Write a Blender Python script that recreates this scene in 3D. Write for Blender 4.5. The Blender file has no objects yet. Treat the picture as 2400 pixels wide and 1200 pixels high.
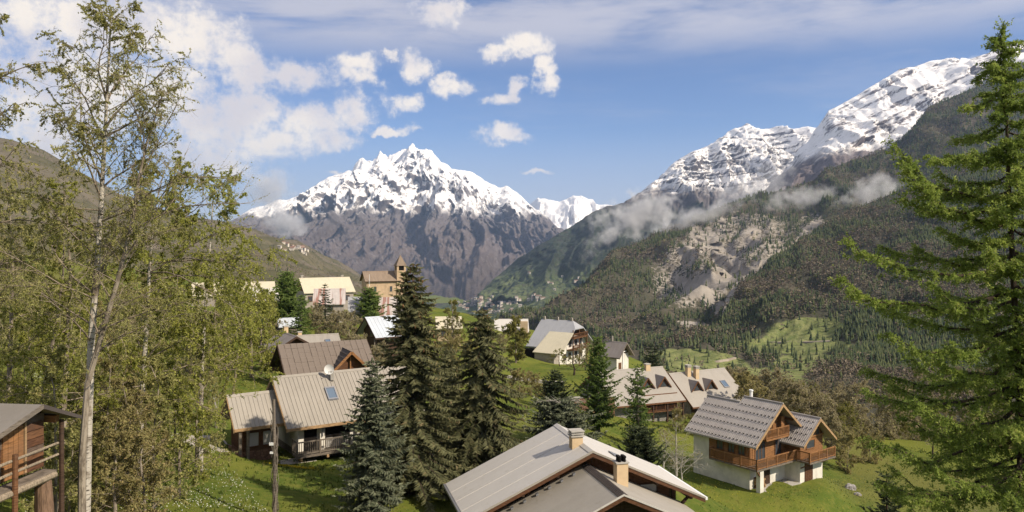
import bpy, bmesh, math, random
import numpy as np
from mathutils import Vector, Matrix

# ------------------------------------------------------------------ camera, sky, sun, exposure
SC = bpy.context.scene
COL = SC.collection
F, CX, CY = 1850.0, 1200.0, 560.0          # focal length, image centre and horizon of the photograph in its pixels
cd = bpy.data.cameras.new('camera')
cam = bpy.data.objects.new('camera', cd); COL.objects.link(cam)
cam.location = (0, 0, 0); cam.rotation_euler = (math.pi/2, 0, 0)
cd.sensor_width = 36.0; cd.lens = F/2400*36.0; cd.shift_y = -(600-CY)/2400
cd.clip_start = 0.1; cd.clip_end = 80000
SC.camera = cam
SUN_AZ, SUN_EL = math.radians(28), math.radians(39)     # azimuth measured from +x towards the viewer
SUN_DIR = Vector((math.cos(SUN_EL)*math.cos(SUN_AZ), -math.cos(SUN_EL)*math.sin(SUN_AZ), math.sin(SUN_EL)))
sl = bpy.data.lights.new('sun', 'SUN'); sl.energy = 3.1; sl.angle = math.radians(0.6); sl.color = (1.0, 0.89, 0.74)
sun = bpy.data.objects.new('sun', sl); COL.objects.link(sun)
sun.rotation_euler = (-SUN_DIR).to_track_quat('-Z', 'Y').to_euler()
vs = SC.view_settings
vs.view_transform = 'Standard'; vs.look = 'None'; vs.exposure = 1.1; vs.gamma = 1.0; vs.use_curve_mapping = False
SC.cycles.use_denoising = True
SC.cycles.max_bounces = 7; SC.cycles.diffuse_bounces = 4; SC.cycles.glossy_bounces = 2
SC.cycles.volume_step_rate = 1.5; SC.cycles.transparent_max_bounces = 12; SC.cycles.volume_bounces = 1

class NT:                                   # small node-tree writer
    def __init__(s, nt):
        s.nt = nt; nt.nodes.clear()
    def n(s, typ, **kw):
        nd = s.nt.nodes.new(typ)
        for k, v in kw.items():
            if k[0] == 'i' and k[1:].isdigit():
                k = int(k[1:])
                if isinstance(v, bpy.types.NodeSocket): s.nt.links.new(v, nd.inputs[k])
                else: nd.inputs[k].default_value = v
            else: setattr(nd, k, v)
        return nd
    def link(s, a, b): s.nt.links.new(a, b)
    def m(s, op, a, b=0.0, c=None, clamp=False):
        nd = s.n('ShaderNodeMath', operation=op, use_clamp=clamp, i0=a, i1=b)
        if c is not None:
            if isinstance(c, bpy.types.NodeSocket): s.link(c, nd.inputs[2])
            else: nd.inputs[2].default_value = c
        return nd.outputs[0]
    def vm(s, op, a, b=(0, 0, 0)):
        nd = s.n('ShaderNodeVectorMath', operation=op, i0=a, i1=b)
        return nd.outputs[1] if op in ('DOT_PRODUCT', 'LENGTH') else nd.outputs[0]
    def noise(s, vec, scale, detail=4, rough=.55, dist=0.0):
        nd = s.n('ShaderNodeTexNoise'); nd.inputs['Scale'].default_value = scale
        nd.inputs['Detail'].default_value = detail; nd.inputs['Roughness'].default_value = rough
        nd.inputs['Distortion'].default_value = dist
        if vec is not None: s.link(vec, nd.inputs['Vector'])
        return nd.outputs['Fac']
    def ss(s, x, a, b, lo=0.0, hi=1.0):     # smooth step
        nd = s.n('ShaderNodeMapRange', interpolation_type='SMOOTHSTEP', i0=x, i1=a, i2=b, i3=lo, i4=hi)
        return nd.outputs[0]
    def mix(s, f, a, b):
        nd = s.n('ShaderNodeMix', data_type='RGBA')
        for k, v in ((0, f), (6, a), (7, b)):
            if isinstance(v, bpy.types.NodeSocket): s.link(v, nd.inputs[k])
            else: nd.inputs[k].default_value = v if k == 0 else (*v[:3], 1)
        return nd.outputs[2]
    def mul(s, vec, v): return s.vm('MULTIPLY', vec, v)

def world():
    w = bpy.data.worlds.new('World'); SC.world = w; w.use_nodes = True
    w.cycles.sampling_method = 'MANUAL'; w.cycles.sample_map_resolution = 256
    t = NT(w.node_tree)
    sky = t.n('ShaderNodeTexSky', sky_type='NISHITA', sun_disc=False)
    sky.sun_elevation = SUN_EL; sky.sun_rotation = math.pi/2 + SUN_AZ
    sky.altitude = 1400; sky.air_density = 1.0; sky.dust_density = .25; sky.ozone_density = 4.0
    g = t.n('ShaderNodeTexCoord').outputs['Generated']
    sx = t.n('ShaderNodeSeparateXYZ', i0=g)
    az = t.m('ARCTAN2', sx.outputs[0], sx.outputs[1])
    el = t.m('ARCSINE', sx.outputs[2])
    p = t.n('ShaderNodeCombineXYZ', i0=az, i1=el, i2=0.0).outputs[0]
    # slow and fast warping of the cloud edges
    n1 = t.n('ShaderNodeTexNoise'); n1.inputs['Scale'].default_value = 16; n1.inputs['Detail'].default_value = 5; n1.inputs['Roughness'].default_value = .6
    t.link(p, n1.inputs['Vector'])
    off = t.vm('SUBTRACT', n1.outputs['Color'], (.5, .5, .5))
    pw = t.vm('ADD', p, t.mul(off, (.10, .06, 0)))
    blobs = [(250,60,190,70),(430,85,150,75),(530,120,90,45),(190,210,210,140),(400,215,150,70),(600,165,110,42),(690,165,110,40),(830,150,60,28),
             (835,188,58,28),(600,250,95,42),(520,290,140,90),(730,285,110,42),(825,262,55,38),(640,330,130,48),(770,320,85,32),(470,375,130,42),(90,320,160,80),
             (980,146,56,30),(912,130,24,11),(948,232,54,28),(1062,200,52,26),(1045,180,28,14),(925,300,46,13),(905,306,28,8),(1030,18,60,36),(1165,130,48,20),
             (1235,112,56,32),(1265,150,22,20),(1283,182,34,30),(1178,225,50,22),(1208,196,30,16),(1175,319,66,22),(1255,400,24,7),(-150,160,200,160),(60,60,110,60),(800,395,40,10)]
    # unseen broken cumulus round the rest of the sky, enlarged to add fill light
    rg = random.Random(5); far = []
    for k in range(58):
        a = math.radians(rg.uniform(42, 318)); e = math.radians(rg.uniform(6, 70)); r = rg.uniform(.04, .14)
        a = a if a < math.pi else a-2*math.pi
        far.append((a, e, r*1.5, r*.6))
    acc = None
    def blob(a, e, rx, ry, acc):
        d = t.vm('SUBTRACT', pw, (a, e, 0)); d = t.mul(d, (1/rx, 1/ry, 0)); q = t.vm('DOT_PRODUCT', d, d)
        # DOT_PRODUCT needs both links
        return q if acc is None else t.m('SMOOTH_MIN', acc, q, .35)
    for px, py, rx, ry in blobs:
        a = math.atan((px-CX)/F); e = math.atan((CY-py)/F*math.cos(a))
        acc = blob(a, e, rx/F*math.cos(a)**1.5, ry/F, acc)
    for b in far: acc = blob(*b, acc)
    dens = t.m('SUBTRACT', 1.0, acc)
    fb = t.noise(p, 26, 9, .68)
    fb2 = t.noise(p, 9, 3, .5)
    fb3 = t.noise(p, 95, 6, .65)
    dn = t.m('ADD', dens, t.m('ADD', t.m('MULTIPLY', t.m('SUBTRACT', fb, .5), 2.6), t.m('MULTIPLY', t.m('SUBTRACT', fb3, .5), 1.5)))
    al = t.ss(dn, -.42, 1.1)
    # thin high veils, drawn out sideways
    pc = t.mul(p, (1.0, 5.5, 1))
    c1 = t.noise(pc, 3.2, 6, .58, .5); c2 = t.noise(pc, 11, 5, .6, .3)
    cv = t.m('ADD', t.m('MULTIPLY', c1, .8), t.m('MULTIPLY', c2, .3))
    veil = t.m('MULTIPLY', t.ss(cv, .30, .62), t.ss(el, .20, .265))
    veil2 = t.m('MULTIPLY', t.ss(cv, .50, .8), .28)
    lowv = t.m('MULTIPLY', t.ss(el, .15, .03), .6)
    al2 = t.m('MAXIMUM', t.m('MULTIPLY', veil, .95), t.m('MAXIMUM', veil2, lowv))
    # cloud colour: sunlit cream with lavender grey where it is thick and turned away
    sh = t.m('ADD', t.m('MULTIPLY', t.ss(dn, .3, 1.5), .35), t.m('MULTIPLY', t.ss(fb2, .42, .62), .75))
    cc = t.mix(sh, (.93, .83, .70), (.63, .58, .585))
    ccol = t.mix(al, (.56, .56, .62), cc)
    skc = t.mul(sky.outputs[0], (.76, .83, 1.0))
    bg1 = t.n('ShaderNodeBackground', i0=skc, i1=.053)
    bg2 = t.n('ShaderNodeBackground', i0=(.50, .50, .58, 1), i1=.55)
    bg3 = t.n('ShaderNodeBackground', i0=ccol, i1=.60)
    up = t.ss(el, -.02, .03)
    m1 = t.n('ShaderNodeMixShader', i0=t.m('MULTIPLY', al2, up), i1=bg1.outputs[0], i2=bg2.outputs[0])
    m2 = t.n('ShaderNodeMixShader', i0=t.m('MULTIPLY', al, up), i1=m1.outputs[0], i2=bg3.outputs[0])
    o = t.n('ShaderNodeOutputWorld'); t.link(m2.outputs[0], o.inputs[0])
world()

# ------------------------------------------------------------------ helpers
def P(px, py, D):
    return Vector(((px-CX)/F*D, D, (CY-py)/F*D))
def tag(o, label=None, cat=None, group=None, kind=None):
    if label: o['label'] = label
    if cat: o['category'] = cat
    if group: o['group'] = group
    if kind: o['kind'] = kind
    return o
def thing(name, label, cat, loc=(0, 0, 0), rz=0.0, group=None):
    o = bpy.data.objects.new(name, None); COL.objects.link(o); o.empty_display_size = .3
    o.location = loc; o.rotation_euler = (0, 0, rz)
    return tag(o, label, cat, group)
def link(name, me, parent=None, loc=None, rot=None):
    o = bpy.data.objects.new(name, me); COL.objects.link(o)
    if parent is not None: o.parent = parent
    if loc is not None: o.location = loc
    if rot is not None: o.rotation_euler = rot
    return o
def mesh_np(name, V, Fq, mats, smooth=False, attrs=None, mi=None):
    """mesh from numpy arrays; Fq is (n,3) or (n,4)"""
    V = np.asarray(V, np.float32); Fq = np.asarray(Fq, np.int32)
    me = bpy.data.meshes.new(name); k = Fq.shape[1]
    me.vertices.add(len(V)); me.vertices.foreach_set('co', V.ravel())
    me.loops.add(Fq.size); me.loops.foreach_set('vertex_index', Fq.ravel())
    me.polygons.add(len(Fq)); me.polygons.foreach_set('loop_start', np.arange(0, Fq.size, k, dtype=np.int32))
    try: me.polygons.foreach_set('loop_total', np.full(len(Fq), k, np.int32))
    except Exception: pass
    if smooth: me.polygons.foreach_set('use_smooth', np.ones(len(Fq), bool))
    if mi is not None: me.polygons.foreach_set('material_index', np.asarray(mi, np.int32))
    for m_ in (mats if isinstance(mats, (list, tuple)) else [mats]): me.materials.append(m_)
    for an, arr in (attrs or {}).items():
        a = me.attributes.new(an, 'FLOAT', 'POINT'); a.data.foreach_set('value', np.asarray(arr, np.float32))
    me.update(calc_edges=True); me.validate()
    return me
# ---- gradient noise in numpy
_prm = np.random.RandomState(3).permutation(512).astype(np.int64)
_grd = np.random.RandomState(4).normal(size=(512, 3)); _grd /= np.linalg.norm(_grd, axis=1)[:, None]
def pnoise(p):
    p = np.asarray(p, float); i = np.floor(p).astype(np.int64); f = p-i
    u = f*f*f*(f*(f*6-15)+10); out = np.zeros(p.shape[:-1])
    for dx in (0, 1):
        hx = _prm[(i[..., 0]+dx) & 511]; wx = u[..., 0] if dx else 1-u[..., 0]
        for dy in (0, 1):
            hy = _prm[(hx+i[..., 1]+dy) & 511]; wy = u[..., 1] if dy else 1-u[..., 1]
            for dz in (0, 1):
                g = _grd[_prm[(hy+i[..., 2]+dz) & 511]]; wz = u[..., 2] if dz else 1-u[..., 2]
                out += wx*wy*wz*(g[..., 0]*(f[..., 0]-dx)+g[..., 1]*(f[..., 1]-dy)+g[..., 2]*(f[..., 2]-dz))
    return out*1.5
def fbm(p, oct=5, gain=.5, lac=2.03):
    p = np.array(p, float); s = 0; a = 1.0
    for k in range(oct): s = s+a*pnoise(p+17.3*k); p = p*lac; a *= gain
    return s
def ridged(p, oct=5, gain=.5, lac=2.1):
    p = np.array(p, float); s = 0; a = 1.0; w = 1.0
    for k in range(oct):
        r = (1-np.abs(pnoise(p+31.7*k)))**2; s = s+a*r*w; w = np.clip(r*1.3, 0, 1); p = p*lac; a *= gain
    return s

# ------------------------------------------------------------------ materials
_M = {}
def mat(name, fn=None, rough=.85, spec=.25, metallic=0.0):
    """fn(t) -> colour socket or colour, optionally (colour, bump height socket, strength, distance)"""
    if name in _M: return _M[name]
    m_ = bpy.data.materials.new(name); m_.use_nodes = True; t = NT(m_.node_tree)
    b = t.n('ShaderNodeBsdfPrincipled'); o = t.n('ShaderNodeOutputMaterial'); t.link(b.outputs[0], o.inputs[0])
    b.inputs['Roughness'].default_value = rough; b.inputs['Specular IOR Level'].default_value = spec; b.inputs['Metallic'].default_value = metallic
    r = fn(t) if callable(fn) else fn
    if isinstance(r, dict):
        c = r['c']
        if 'h' in r:
            bm_ = t.n('ShaderNodeBump'); bm_.inputs['Strength'].default_value = r.get('s', .5); bm_.inputs['Distance'].default_value = r.get('d', .02)
            t.link(r['h'], bm_.inputs['Height']); t.link(bm_.outputs[0], b.inputs['Normal'])
        if 'r' in r: t.link(r['r'], b.inputs['Roughness'])
        if 'trans' in r:
            tr = t.n('ShaderNodeBsdfTranslucent'); mx = t.n('ShaderNodeMixShader', i0=r['trans'], i1=b.outputs[0], i2=tr.outputs[0])
            if isinstance(c, bpy.types.NodeSocket): t.link(c, tr.inputs[0])
            else: tr.inputs[0].default_value = (*c[:3], 1)
            t.link(mx.outputs[0], o.inputs[0])
    else: c = r
    if isinstance(c, bpy.types.NodeSocket): t.link(c, b.inputs['Base Color'])
    else: b.inputs['Base Color'].default_value = (*c[:3], 1)
    _M[name] = m_
    return m_
def pos(t): return t.n('ShaderNodeNewGeometry').outputs['Position']
def objc(t): return t.n('ShaderNodeTexCoord').outputs['Object']
def oinfo(t): return t.n('ShaderNodeObjectInfo').outputs['Random']
def att(t, name): return t.n('ShaderNodeAttribute', attribute_name=name).outputs['Fac']
def mottled(c1, c2, scale, det=5, lo=.35, hi=.65, rough=.9, name=None, bump=0, bd=.02, spec=.2, c3=None, s3=1.0):
    def fn(t):
        p = objc(t); n = t.noise(p, scale, det, .6); c = t.mix(t.ss(n, lo, hi), c1, c2)
        if c3 is not None: c = t.mix(t.ss(t.noise(p, s3, 4, .6), .5, .68), c, c3)
        d = {'c': c}
        if bump: d.update(h=n, s=bump, d=bd)
        return d
    return mat(name, fn, rough, spec)
# ------------------------------------------------------------------ ground
GC = [(210,1290,27),(650,1215,40),(560,1200,41),(470,1040,56),(800,1092,56),(420,1000,60),(60,880,52),(-200,900,45),(750,905,80),(600,862,100),
      (900,845,108),(760,742,150),(900,703,222),(480,722,180),(200,740,180),(1280,842,166),(1230,868,140),(1225,882,128),(1300,930,105),(1440,868,140),
      (1560,990,107),(1690,986,104),(1643,1080,88),(1775,1156,79),(1935,1133,81),(1700,1200,72),(2030,1140,88),(2200,1062,108),(1960,1200,75),(2300,1100,95),
      (1050,1110,56),(1300,1010,66),(1400,1020,72),(1500,1060,66),(1060,800,150),(1180,790,175),(650,770,130),(2420,1060,115)]
GP = [P(*g) for g in GC]
GP += [Vector(v) for v in ((0,3,-8),(-12,12,-7.5),(12,14,-9.3),(0,22,-11.5),(5,42,-18.5),(14,45,-20.5),(-4,46,-16),(-25,25,-8),(-45,25,-5),(22,40,-20),(40,60,-26),(40,25,-16),
       (30,8,-11),(-30,0,-3),(0,-30,-4),(30,-30,-6),(-40,-40,3),(-80,60,-1),(-90,130,-6),(-110,220,-12),(-50,250,-18),(30,200,-30),(60,130,-33),(90,110,-40),(80,170,-52),(20,250,-50),(-10,235,-26),(120,150,-62),(-160,100,6),(60,-20,-14),(70,50,-28),(-30,320,-58),(-65,320,-38),(10,330,-75),(-25,450,-95),(60,330,-90),(-115,330,-24),(-12,270,-42))]
_gx = np.array([[v.x, v.y] for v in GP]); _gzv = np.array([v.z for v in GP])
def _tps(r2): return .5*r2*np.log(r2+1e-6)
_n = len(GP); _A = np.zeros((_n+3, _n+3))
_A[:_n, :_n] = _tps(((_gx[:, None]-_gx[None])**2).sum(-1)) + 25*np.eye(_n)
_A[:_n, _n] = 1; _A[:_n, _n+1:] = _gx; _A[_n, :_n] = 1; _A[_n+1:, :_n] = _gx.T
_w = np.linalg.solve(_A, np.r_[_gzv, 0, 0, 0])
PADS = [(24.2, 80.0, 6.5, -24.05), (-14.0, 61.5, 5.5, -16.05)]                                    # (x, y, radius, z): levelled ground under buildings
def gz(x, y):
    x = np.atleast_1d(np.asarray(x, float)); y = np.atleast_1d(np.asarray(y, float))
    q = np.stack([x.ravel(), y.ravel()], -1); z = np.empty(len(q))
    for i in range(0, len(q), 20000):
        c = q[i:i+20000]; z[i:i+20000] = _tps(((c[:, None]-_gx[None])**2).sum(-1))@_w[:_n] + _w[_n] + c@_w[_n+1:]
    z = z.reshape(x.shape)
    for (bx_, by_, br, bz) in PADS:
        k = np.clip((br*1.6-np.hypot(x-bx_, y-by_))/(br*.6), 0, 1); k = k*k*(3-2*k); z = z*(1-k)+bz*k
    r = np.hypot(x, y); az = np.arctan2(x, y)
    z = np.clip(z, -75, 12)
    z = z + .25*fbm(np.stack([x/9, y/9, 0*x], -1), 3)*np.clip((r-15)/20, 0, 1)
    left = np.clip((-az-.16)/.2, 0, 1)*np.clip((np.pi*.6-np.abs(az))/.3, 0, 1)
    k = np.clip((r-235)/700, 0, 1); k = k*k*(3-2*k)
    far = -480 + 0*r
    farl = -20 - np.clip((r-300)/1200, 0, 1)*300
    z = z*(1-k) + (far*(1-left)+farl*left)*k
    return z
def gz1(x, y): return float(gz(x, y)[0])

def grass_col(t):
    p = pos(t)
    n1 = t.noise(p, .09, 4, .6); n2 = t.noise(p, 1.3, 5, .65); n3 = t.noise(p, .03, 3, .5)
    c = t.mix(t.ss(n1, .38, .62), (.075, .105, .018), (.135, .150, .026))
    c = t.mix(t.m('MULTIPLY', t.ss(n2, .42, .7), .65), c, (.165, .160, .036))
    c = t.mix(t.m('MULTIPLY', t.ss(n3, .52, .66), .55), c, (.125, .115, .040))
    # bare earth scuffs
    c = t.mix(t.m('MULTIPLY', t.ss(t.noise(p, .35, 5, .7), .66, .74), .7), c, (.17, .14, .09))
    return {'c': c, 'h': t.noise(p, 6, 6, .7), 's': .9, 'd': .12}
M_grass = mat('meadow grass', grass_col, 1.0, .05)

def build_ground():
    rad = np.r_[np.linspace(1.5, 260, 150), np.geomspace(266, 19000, 60)]
    th = np.radians(np.r_[np.linspace(-42, 42, 220), np.linspace(45, 315, 70)])
    R, T = np.meshgrid(rad, th, indexing='ij'); X = R*np.sin(T); Y = R*np.cos(T)
    Z = gz(X, Y); nr, nt_ = X.shape
    V = np.stack([X, Y, Z], -1).reshape(-1, 3)
    i, j = np.meshgrid(np.arange(nr-1), np.arange(nt_), indexing='ij'); j2 = (j+1) % nt_
    Fq = np.stack([i*nt_+j, (i+1)*nt_+j, (i+1)*nt_+j2, i*nt_+j2], -1).reshape(-1, 4)[:, ::-1]
    c = len(V); V = np.r_[V, [[0, 0, gz1(0, 0)]]]
    me = mesh_np('ground', V, Fq, M_grass, True)
    tag(link('ground', me), kind='structure')

# ------------------------------------------------------------------ mountains, lofted between a foot, middle lines and a crest
def loft(levels, px, rows):
    """levels: list of polylines [(px,py,D)...]; returns (cols, rows, 3) world points and the level coordinate"""
    L = []
    for lv in levels:
        a = np.array(lv, float); py = np.interp(px, a[:, 0], a[:, 1]); D = np.interp(px, a[:, 0], a[:, 2])
        L.append(np.stack([(px-CX)/F*D, D, (CY-py)/F*D], -1))
    L = np.array(L)                                        # level, col, 3
    out = []; lc = []
    for k, r in enumerate(rows):
        for q in np.arange(r)/r:
            out.append(L[k]*(1-q)+L[k+1]*q); lc.append(k+q)
    out.append(L[-1]); lc.append(len(levels)-1)
    return np.array(out).transpose(1, 0, 2), np.array(lc)
def grid_mesh(name, G, m_, attrs=None):
    nc, nr = G.shape[:2]
    i, j = np.meshgrid(np.arange(nc-1), np.arange(nr-1), indexing='ij')
    Fq = np.stack([i*nr+j, (i+1)*nr+j, (i+1)*nr+j+1, i*nr+j+1], -1).reshape(-1, 4)
    return mesh_np(name, G.reshape(-1, 3), Fq, m_, True, {k: v.ravel() for k, v in (attrs or {}).items()})
def flow_noise(G, lc, sx, sl, seed, oct=5, warp=.5):
    """ribs and gullies that run down the slope: fine across, drawn out along it"""
    a = G[..., 0]/sx; b = np.broadcast_to(lc[None, :], a.shape)*sl
    w = fbm(np.stack([a*.7, b*1.5, 0*a+seed], -1), 3)
    return ridged(np.stack([a+warp*w, b+warp*.6*w, 0*a+seed*1.7], -1), oct)

def alpine(name, snow0, snow1, rock, heath, low, zlow, zhi, ns=.004, patch=.5, strat=False, tilt=0.0, k0=.02, k1=.30, bd=30, sk=0.0, sx0=0.0, field=None):
    """snow over rock above the snow line, brown heath below it, colour only"""
    def fn(t):
        p = pos(t); sp = t.n('ShaderNodeSeparateXYZ', i0=p); z = sp.outputs[2]
        nz = t.n('ShaderNodeSeparateXYZ', i0=t.n('ShaderNodeNewGeometry').outputs['Normal']).outputs[2]
        n1 = t.noise(p, ns, 9, .66); n2 = t.noise(p, ns*5, 8, .68); n3 = t.noise(p, ns*.8, 5, .6)
        zs = t.m('SUBTRACT', z, t.m('MULTIPLY', t.m('MAXIMUM', t.m('SUBTRACT', sp.outputs[0], sx0), 0.0), sk)) if sk else z
        zz = t.m('ADD', zs, t.m('MULTIPLY', t.m('SUBTRACT', n1, .5), 620*patch*2))
        zz = t.m('ADD', zz, t.m('MULTIPLY', t.m('SUBTRACT', n2, .5), 380*patch))
        line = t.ss(zz, snow0, snow1)
        steep = t.m('ADD', nz, t.m('MULTIPLY', t.m('SUBTRACT', n2, .5), .55))
        keep = t.ss(t.m('ADD', steep, t.m('MULTIPLY', t.m('SUBTRACT', t.noise(p, ns*18, 7, .75), .5), 1.3)), k0, k1)
        snow = t.m('MULTIPLY', line, keep)
        if strat:
            zt = t.m('SUBTRACT', z, t.m('MULTIPLY', sp.outputs[0], tilt)); pz = t.n('ShaderNodeCombineXYZ', i0=t.m('MULTIPLY', sp.outputs[0], .0012), i1=t.m('MULTIPLY', sp.outputs[1], .0012), i2=t.m('MULTIPLY', zt, .020)).outputs[0]; b = t.noise(pz, 1.0, 5, .65, .6)
            snow = t.m('MULTIPLY', snow, t.ss(t.m('ADD', b, t.m('MULTIPLY', t.m('SUBTRACT', n2, .5), .8)), .66, .50))
        rk = t.mix(t.ss(n2, .35, .65), rock, tuple(v*.62 for v in rock))
        ht = t.mix(t.ss(n3, .4, .6), heath, tuple(v*.7 for v in heath)); ht = t.mix(t.ss(n2, .45, .68), ht, rock)
        g = t.ss(t.m('ADD', z, t.m('MULTIPLY', t.m('SUBTRACT', n1, .5), 500)), zlow, zhi)
        base = t.mix(g, t.mix(t.ss(n2, .4, .6), low, tuple(v*.55 for v in low)), t.mix(t.ss(zz, snow0-250, snow0), ht, rk))
        if field:
            fz = t.ss(t.m('ADD', z, t.m('MULTIPLY', t.m('SUBTRACT', n1, .5), 320)), field[0], field[1])
            fc = t.mix(t.ss(t.noise(p, .007, 5, .6), .42, .60), (.062, .085, .032), (.125, .150, .060)); fc = t.mix(t.ss(t.noise(p, .026, 6, .68), .50, .60), fc, (.026, .040, .020))
            base = t.mix(fz, fc, base)
        n5 = t.noise(p, ns*16, 7, .74); base = t.mix(t.m('MULTIPLY', t.ss(n5, .42, .66), .65), base, t.mix(.5, base, rock)); base = t.mix(t.m('MULTIPLY', t.ss(t.noise(p, ns*9, 6, .7), .54, .66), .7), base, tuple(v*.38 for v in heath))
        c = t.mix(snow, base, (.86, .83, .79))
        return {'c': c, 'h': n2, 's': .9, 'd': bd}
    return mat(name, fn, .95, .05)

def build_mountains():
    # ---- snowy massif across the valley
    ridge = [(380,600),(480,560),(540,520),(589,488),(625,479),(649,468),(670,470),(703,456),(736,440),(772,416),(805,407),(817,399),(826,401),(835,386),(850,368),(868,375),(875,380),
             (892,363),(910,372),(931,365),(940,356),(964,347),(982,351),(1003,354),(1015,362),(1036,383),(1057,399),(1087,402),(1108,407),(1132,422),(1156,435),(1171,440),(1186,437),
             (1207,452),(1225,464),(1240,480),(1275,512),(1320,545),(1380,590),(1450,640),(1560,700)]
    px = np.linspace(380, 1560, 500)
    crest = [(a, b, 12200-abs(a-980)*1.2) for a, b in ridge]
    m2 = [(380,640,9700),(600,560,9900),(700,500,10300),(800,470,10700),(900,462,10800),(985,440,11000),(1060,462,10800),(1160,500,10400),(1240,540,10000),(1320,575,9700),(1450,665,9300),(1560,730,9000)]
    m1 = [(380,690,8600),(600,640,8700),(700,590,8800),(800,575,8900),(900,560,9000),(985,570,9050),(1080,560,9200),(1160,580,9100),(1240,610,8900),(1320,640,8700),(1450,700,8500),(1560,750,8400)]
    m0 = [(380,760,6200),(1000,722,6200),(1200,705,6200),(1560,760,6200)]
    back = [(380,760,15500),(1560,760,15500)]
    G, lc = loft([m0, m1, m2, crest, back], px, [40, 75, 110, 12])
    w = np.interp(lc, [0, .5, 1, 2, 2.8, 3, 3.3], [.2, .7, 1, 1, .45, .10, 0])[None, :]
    fl = flow_noise(G, lc, 900, .42, 2.1, 6, .5)-.9; fl2 = flow_noise(G, lc, 330, 1.1, 7.7, 6, .7)-.9; fl3 = flow_noise(G, lc, 120, 2.6, 3.7, 4, .8)-.9
    up = np.interp(lc, [1.6, 2.2, 3], [.35, 1, 1.0])[None, :]
    rg = ridged(np.stack([G[..., 0]/420, G[..., 1]/700, G[..., 2]/420], -1), 6, .6)-.9
    G[..., 1] -= w*(fl*560+fl2*210+fl3*70)
    G[..., 2] += w*(fl*130+fl2*60+fl3*26+rg*70*up)
    crag = ridged(np.stack([G[..., 0]/260, G[..., 1]*0, G[..., 2]/900], -1), 4, .6)-.8
    G[..., 2] += np.interp(lc, [2.4, 2.9, 3, 3.2], [0, .5, 1, 0])[None, :]*crag*62*np.clip((130-np.abs(px-945))/40, .25, 1)[:, None]
    m_ = alpine('snowy massif', 265, 430, (.175, .152, .145), (.118, .090, .076), (.078, .062, .056), -500, -100, .0028, .36)
    tag(link('mountain', grid_mesh('mountain', G, m_)), 'craggy snow covered massif at the head of the valley', kind='structure')
    # ---- far snowy ridge right of it
    rd = [(1200,520),(1240,482),(1262,467),(1285,470),(1310,474),(1325,471),(1340,461),(1360,463),(1385,470),(1405,480),(1420,481),(1460,492),(1560,520)]
    px = np.linspace(1200, 1560, 170)
    G, lc = loft([[(1200,680,12000),(1560,680,12000)], [(1200,575,13500),(1560,575,13500)], [(a, b, 15500) for a, b in rd], [(1200,600,17500),(1560,600,17500)]], px, [12, 55, 6])
    w = np.interp(lc, [0, 1, 1.9, 2, 3], [.5, 1, .6, .25, 0])[None, :]
    fl = flow_noise(G, lc, 500, .5, 4.4, 6, .7)-.9; rg = ridged(np.stack([G[..., 0]/350, G[..., 1]/600, G[..., 2]/350], -1), 6, .6)-.9
    G[..., 1] -= w*fl*550; G[..., 2] += w*(fl*130+rg*80)
    m_ = alpine('far snow ridge', 0, 200, (.16, .15, .155), (.13, .11, .10), (.09, .08, .075), -500, -200, .0026, .3)
    tag(link('mountain', grid_mesh('mountain', G, m_)), 'small distant snowy ridge between the massif and the cloud', kind='structure')
    # ---- mid right: layered snowy summit with a dark forested flank below
    rd = [(1120,690,5200),(1210,610,5400),(1263,577,5500),(1310,550,5600),(1363,517,5800),(1390,500,5900),(1420,488,6000),(1457,482,6200),(1485,462,6500),(1510,446,6700),(1533,429,6900),(1567,396,7200),
          (1596,371,7400),(1637,354,7600),(1667,340,7800),(1704,312,8000),(1750,296,8100),(1783,300,8100),(1842,302,8100),(1892,300,8000),(1960,310,7900),(2100,360,7600)]
    px = np.linspace(1120, 2100, 420)
    mid = [(1120,712,4700),(1263,640,4700),(1363,590,4800),(1457,545,5000),(1533,515,5500),(1600,480,6000),(1700,450,6500),(1800,440,6700),(1900,430,6700),(2100,450,6600)]
    low = [(1120,730,4200),(1263,690,4200),(1400,680,4200),(1600,640,4300),(2100,600,4500)]
    G, lc = loft([[(1120,770,3700),(2100,760,3700)], low, mid, rd, [(1120,770,8000),(2100,700,10500)]], px, [14, 30, 80, 8])
    w = np.interp(lc, [0, 1, 2, 2.9, 3, 4], [.2, .8, 1, .5, .22, 0])[None, :]
    fl = flow_noise(G, lc, 420, .5, 9.2, 7, .6)-.9; rg = ridged(np.stack([G[..., 0]/300, G[..., 1]/500, G[..., 2]/160], -1), 6, .58)-.9
    big = np.interp(px, [1300, 1500, 1600], [.45, .7, 1])[:, None]
    G[..., 1] -= w*fl*330*big; G[..., 2] += w*(fl*75+rg*70)*big
    st = np.abs(((G[..., 2]+.12*G[..., 0]+60*fbm(G/400, 3))/52) % 1-.5)        # rock bands
    G[..., 1] -= w*np.interp(lc, [1.8, 2.3, 4], [0, 1, 1])[None, :]*st*150*big
    global CFLANK; CFLANK = G.reshape(-1, 3).copy()
    m_ = alpine('layered snow summit', 320, 450, (.15, .13, .125), (.115, .085, .075), (.030, .045, .026), 190, 330, .0035, .26, True, .12, bd=14, field=(-250, -130))
    tag(link('mountain', grid_mesh('mountain', G, m_)), 'flat topped snowy summit with layered rock bands above the low cloud', kind='structure')
    # ---- right: the nearer snowy mountain
    rd = [(1700,520),(1792,446),(1850,387),(1871,350),(1892,333),(1908,306),(1921,292),(1942,258),(1983,237),(2033,208),(2075,183),(2108,162),(2133,160),(2179,146),(2225,140),(2242,150),(2254,135),(2275,137),(2330,118),(2400,98),(2600,60),(2900,50)]
    px = np.linspace(1700, 2700, 360)
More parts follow.
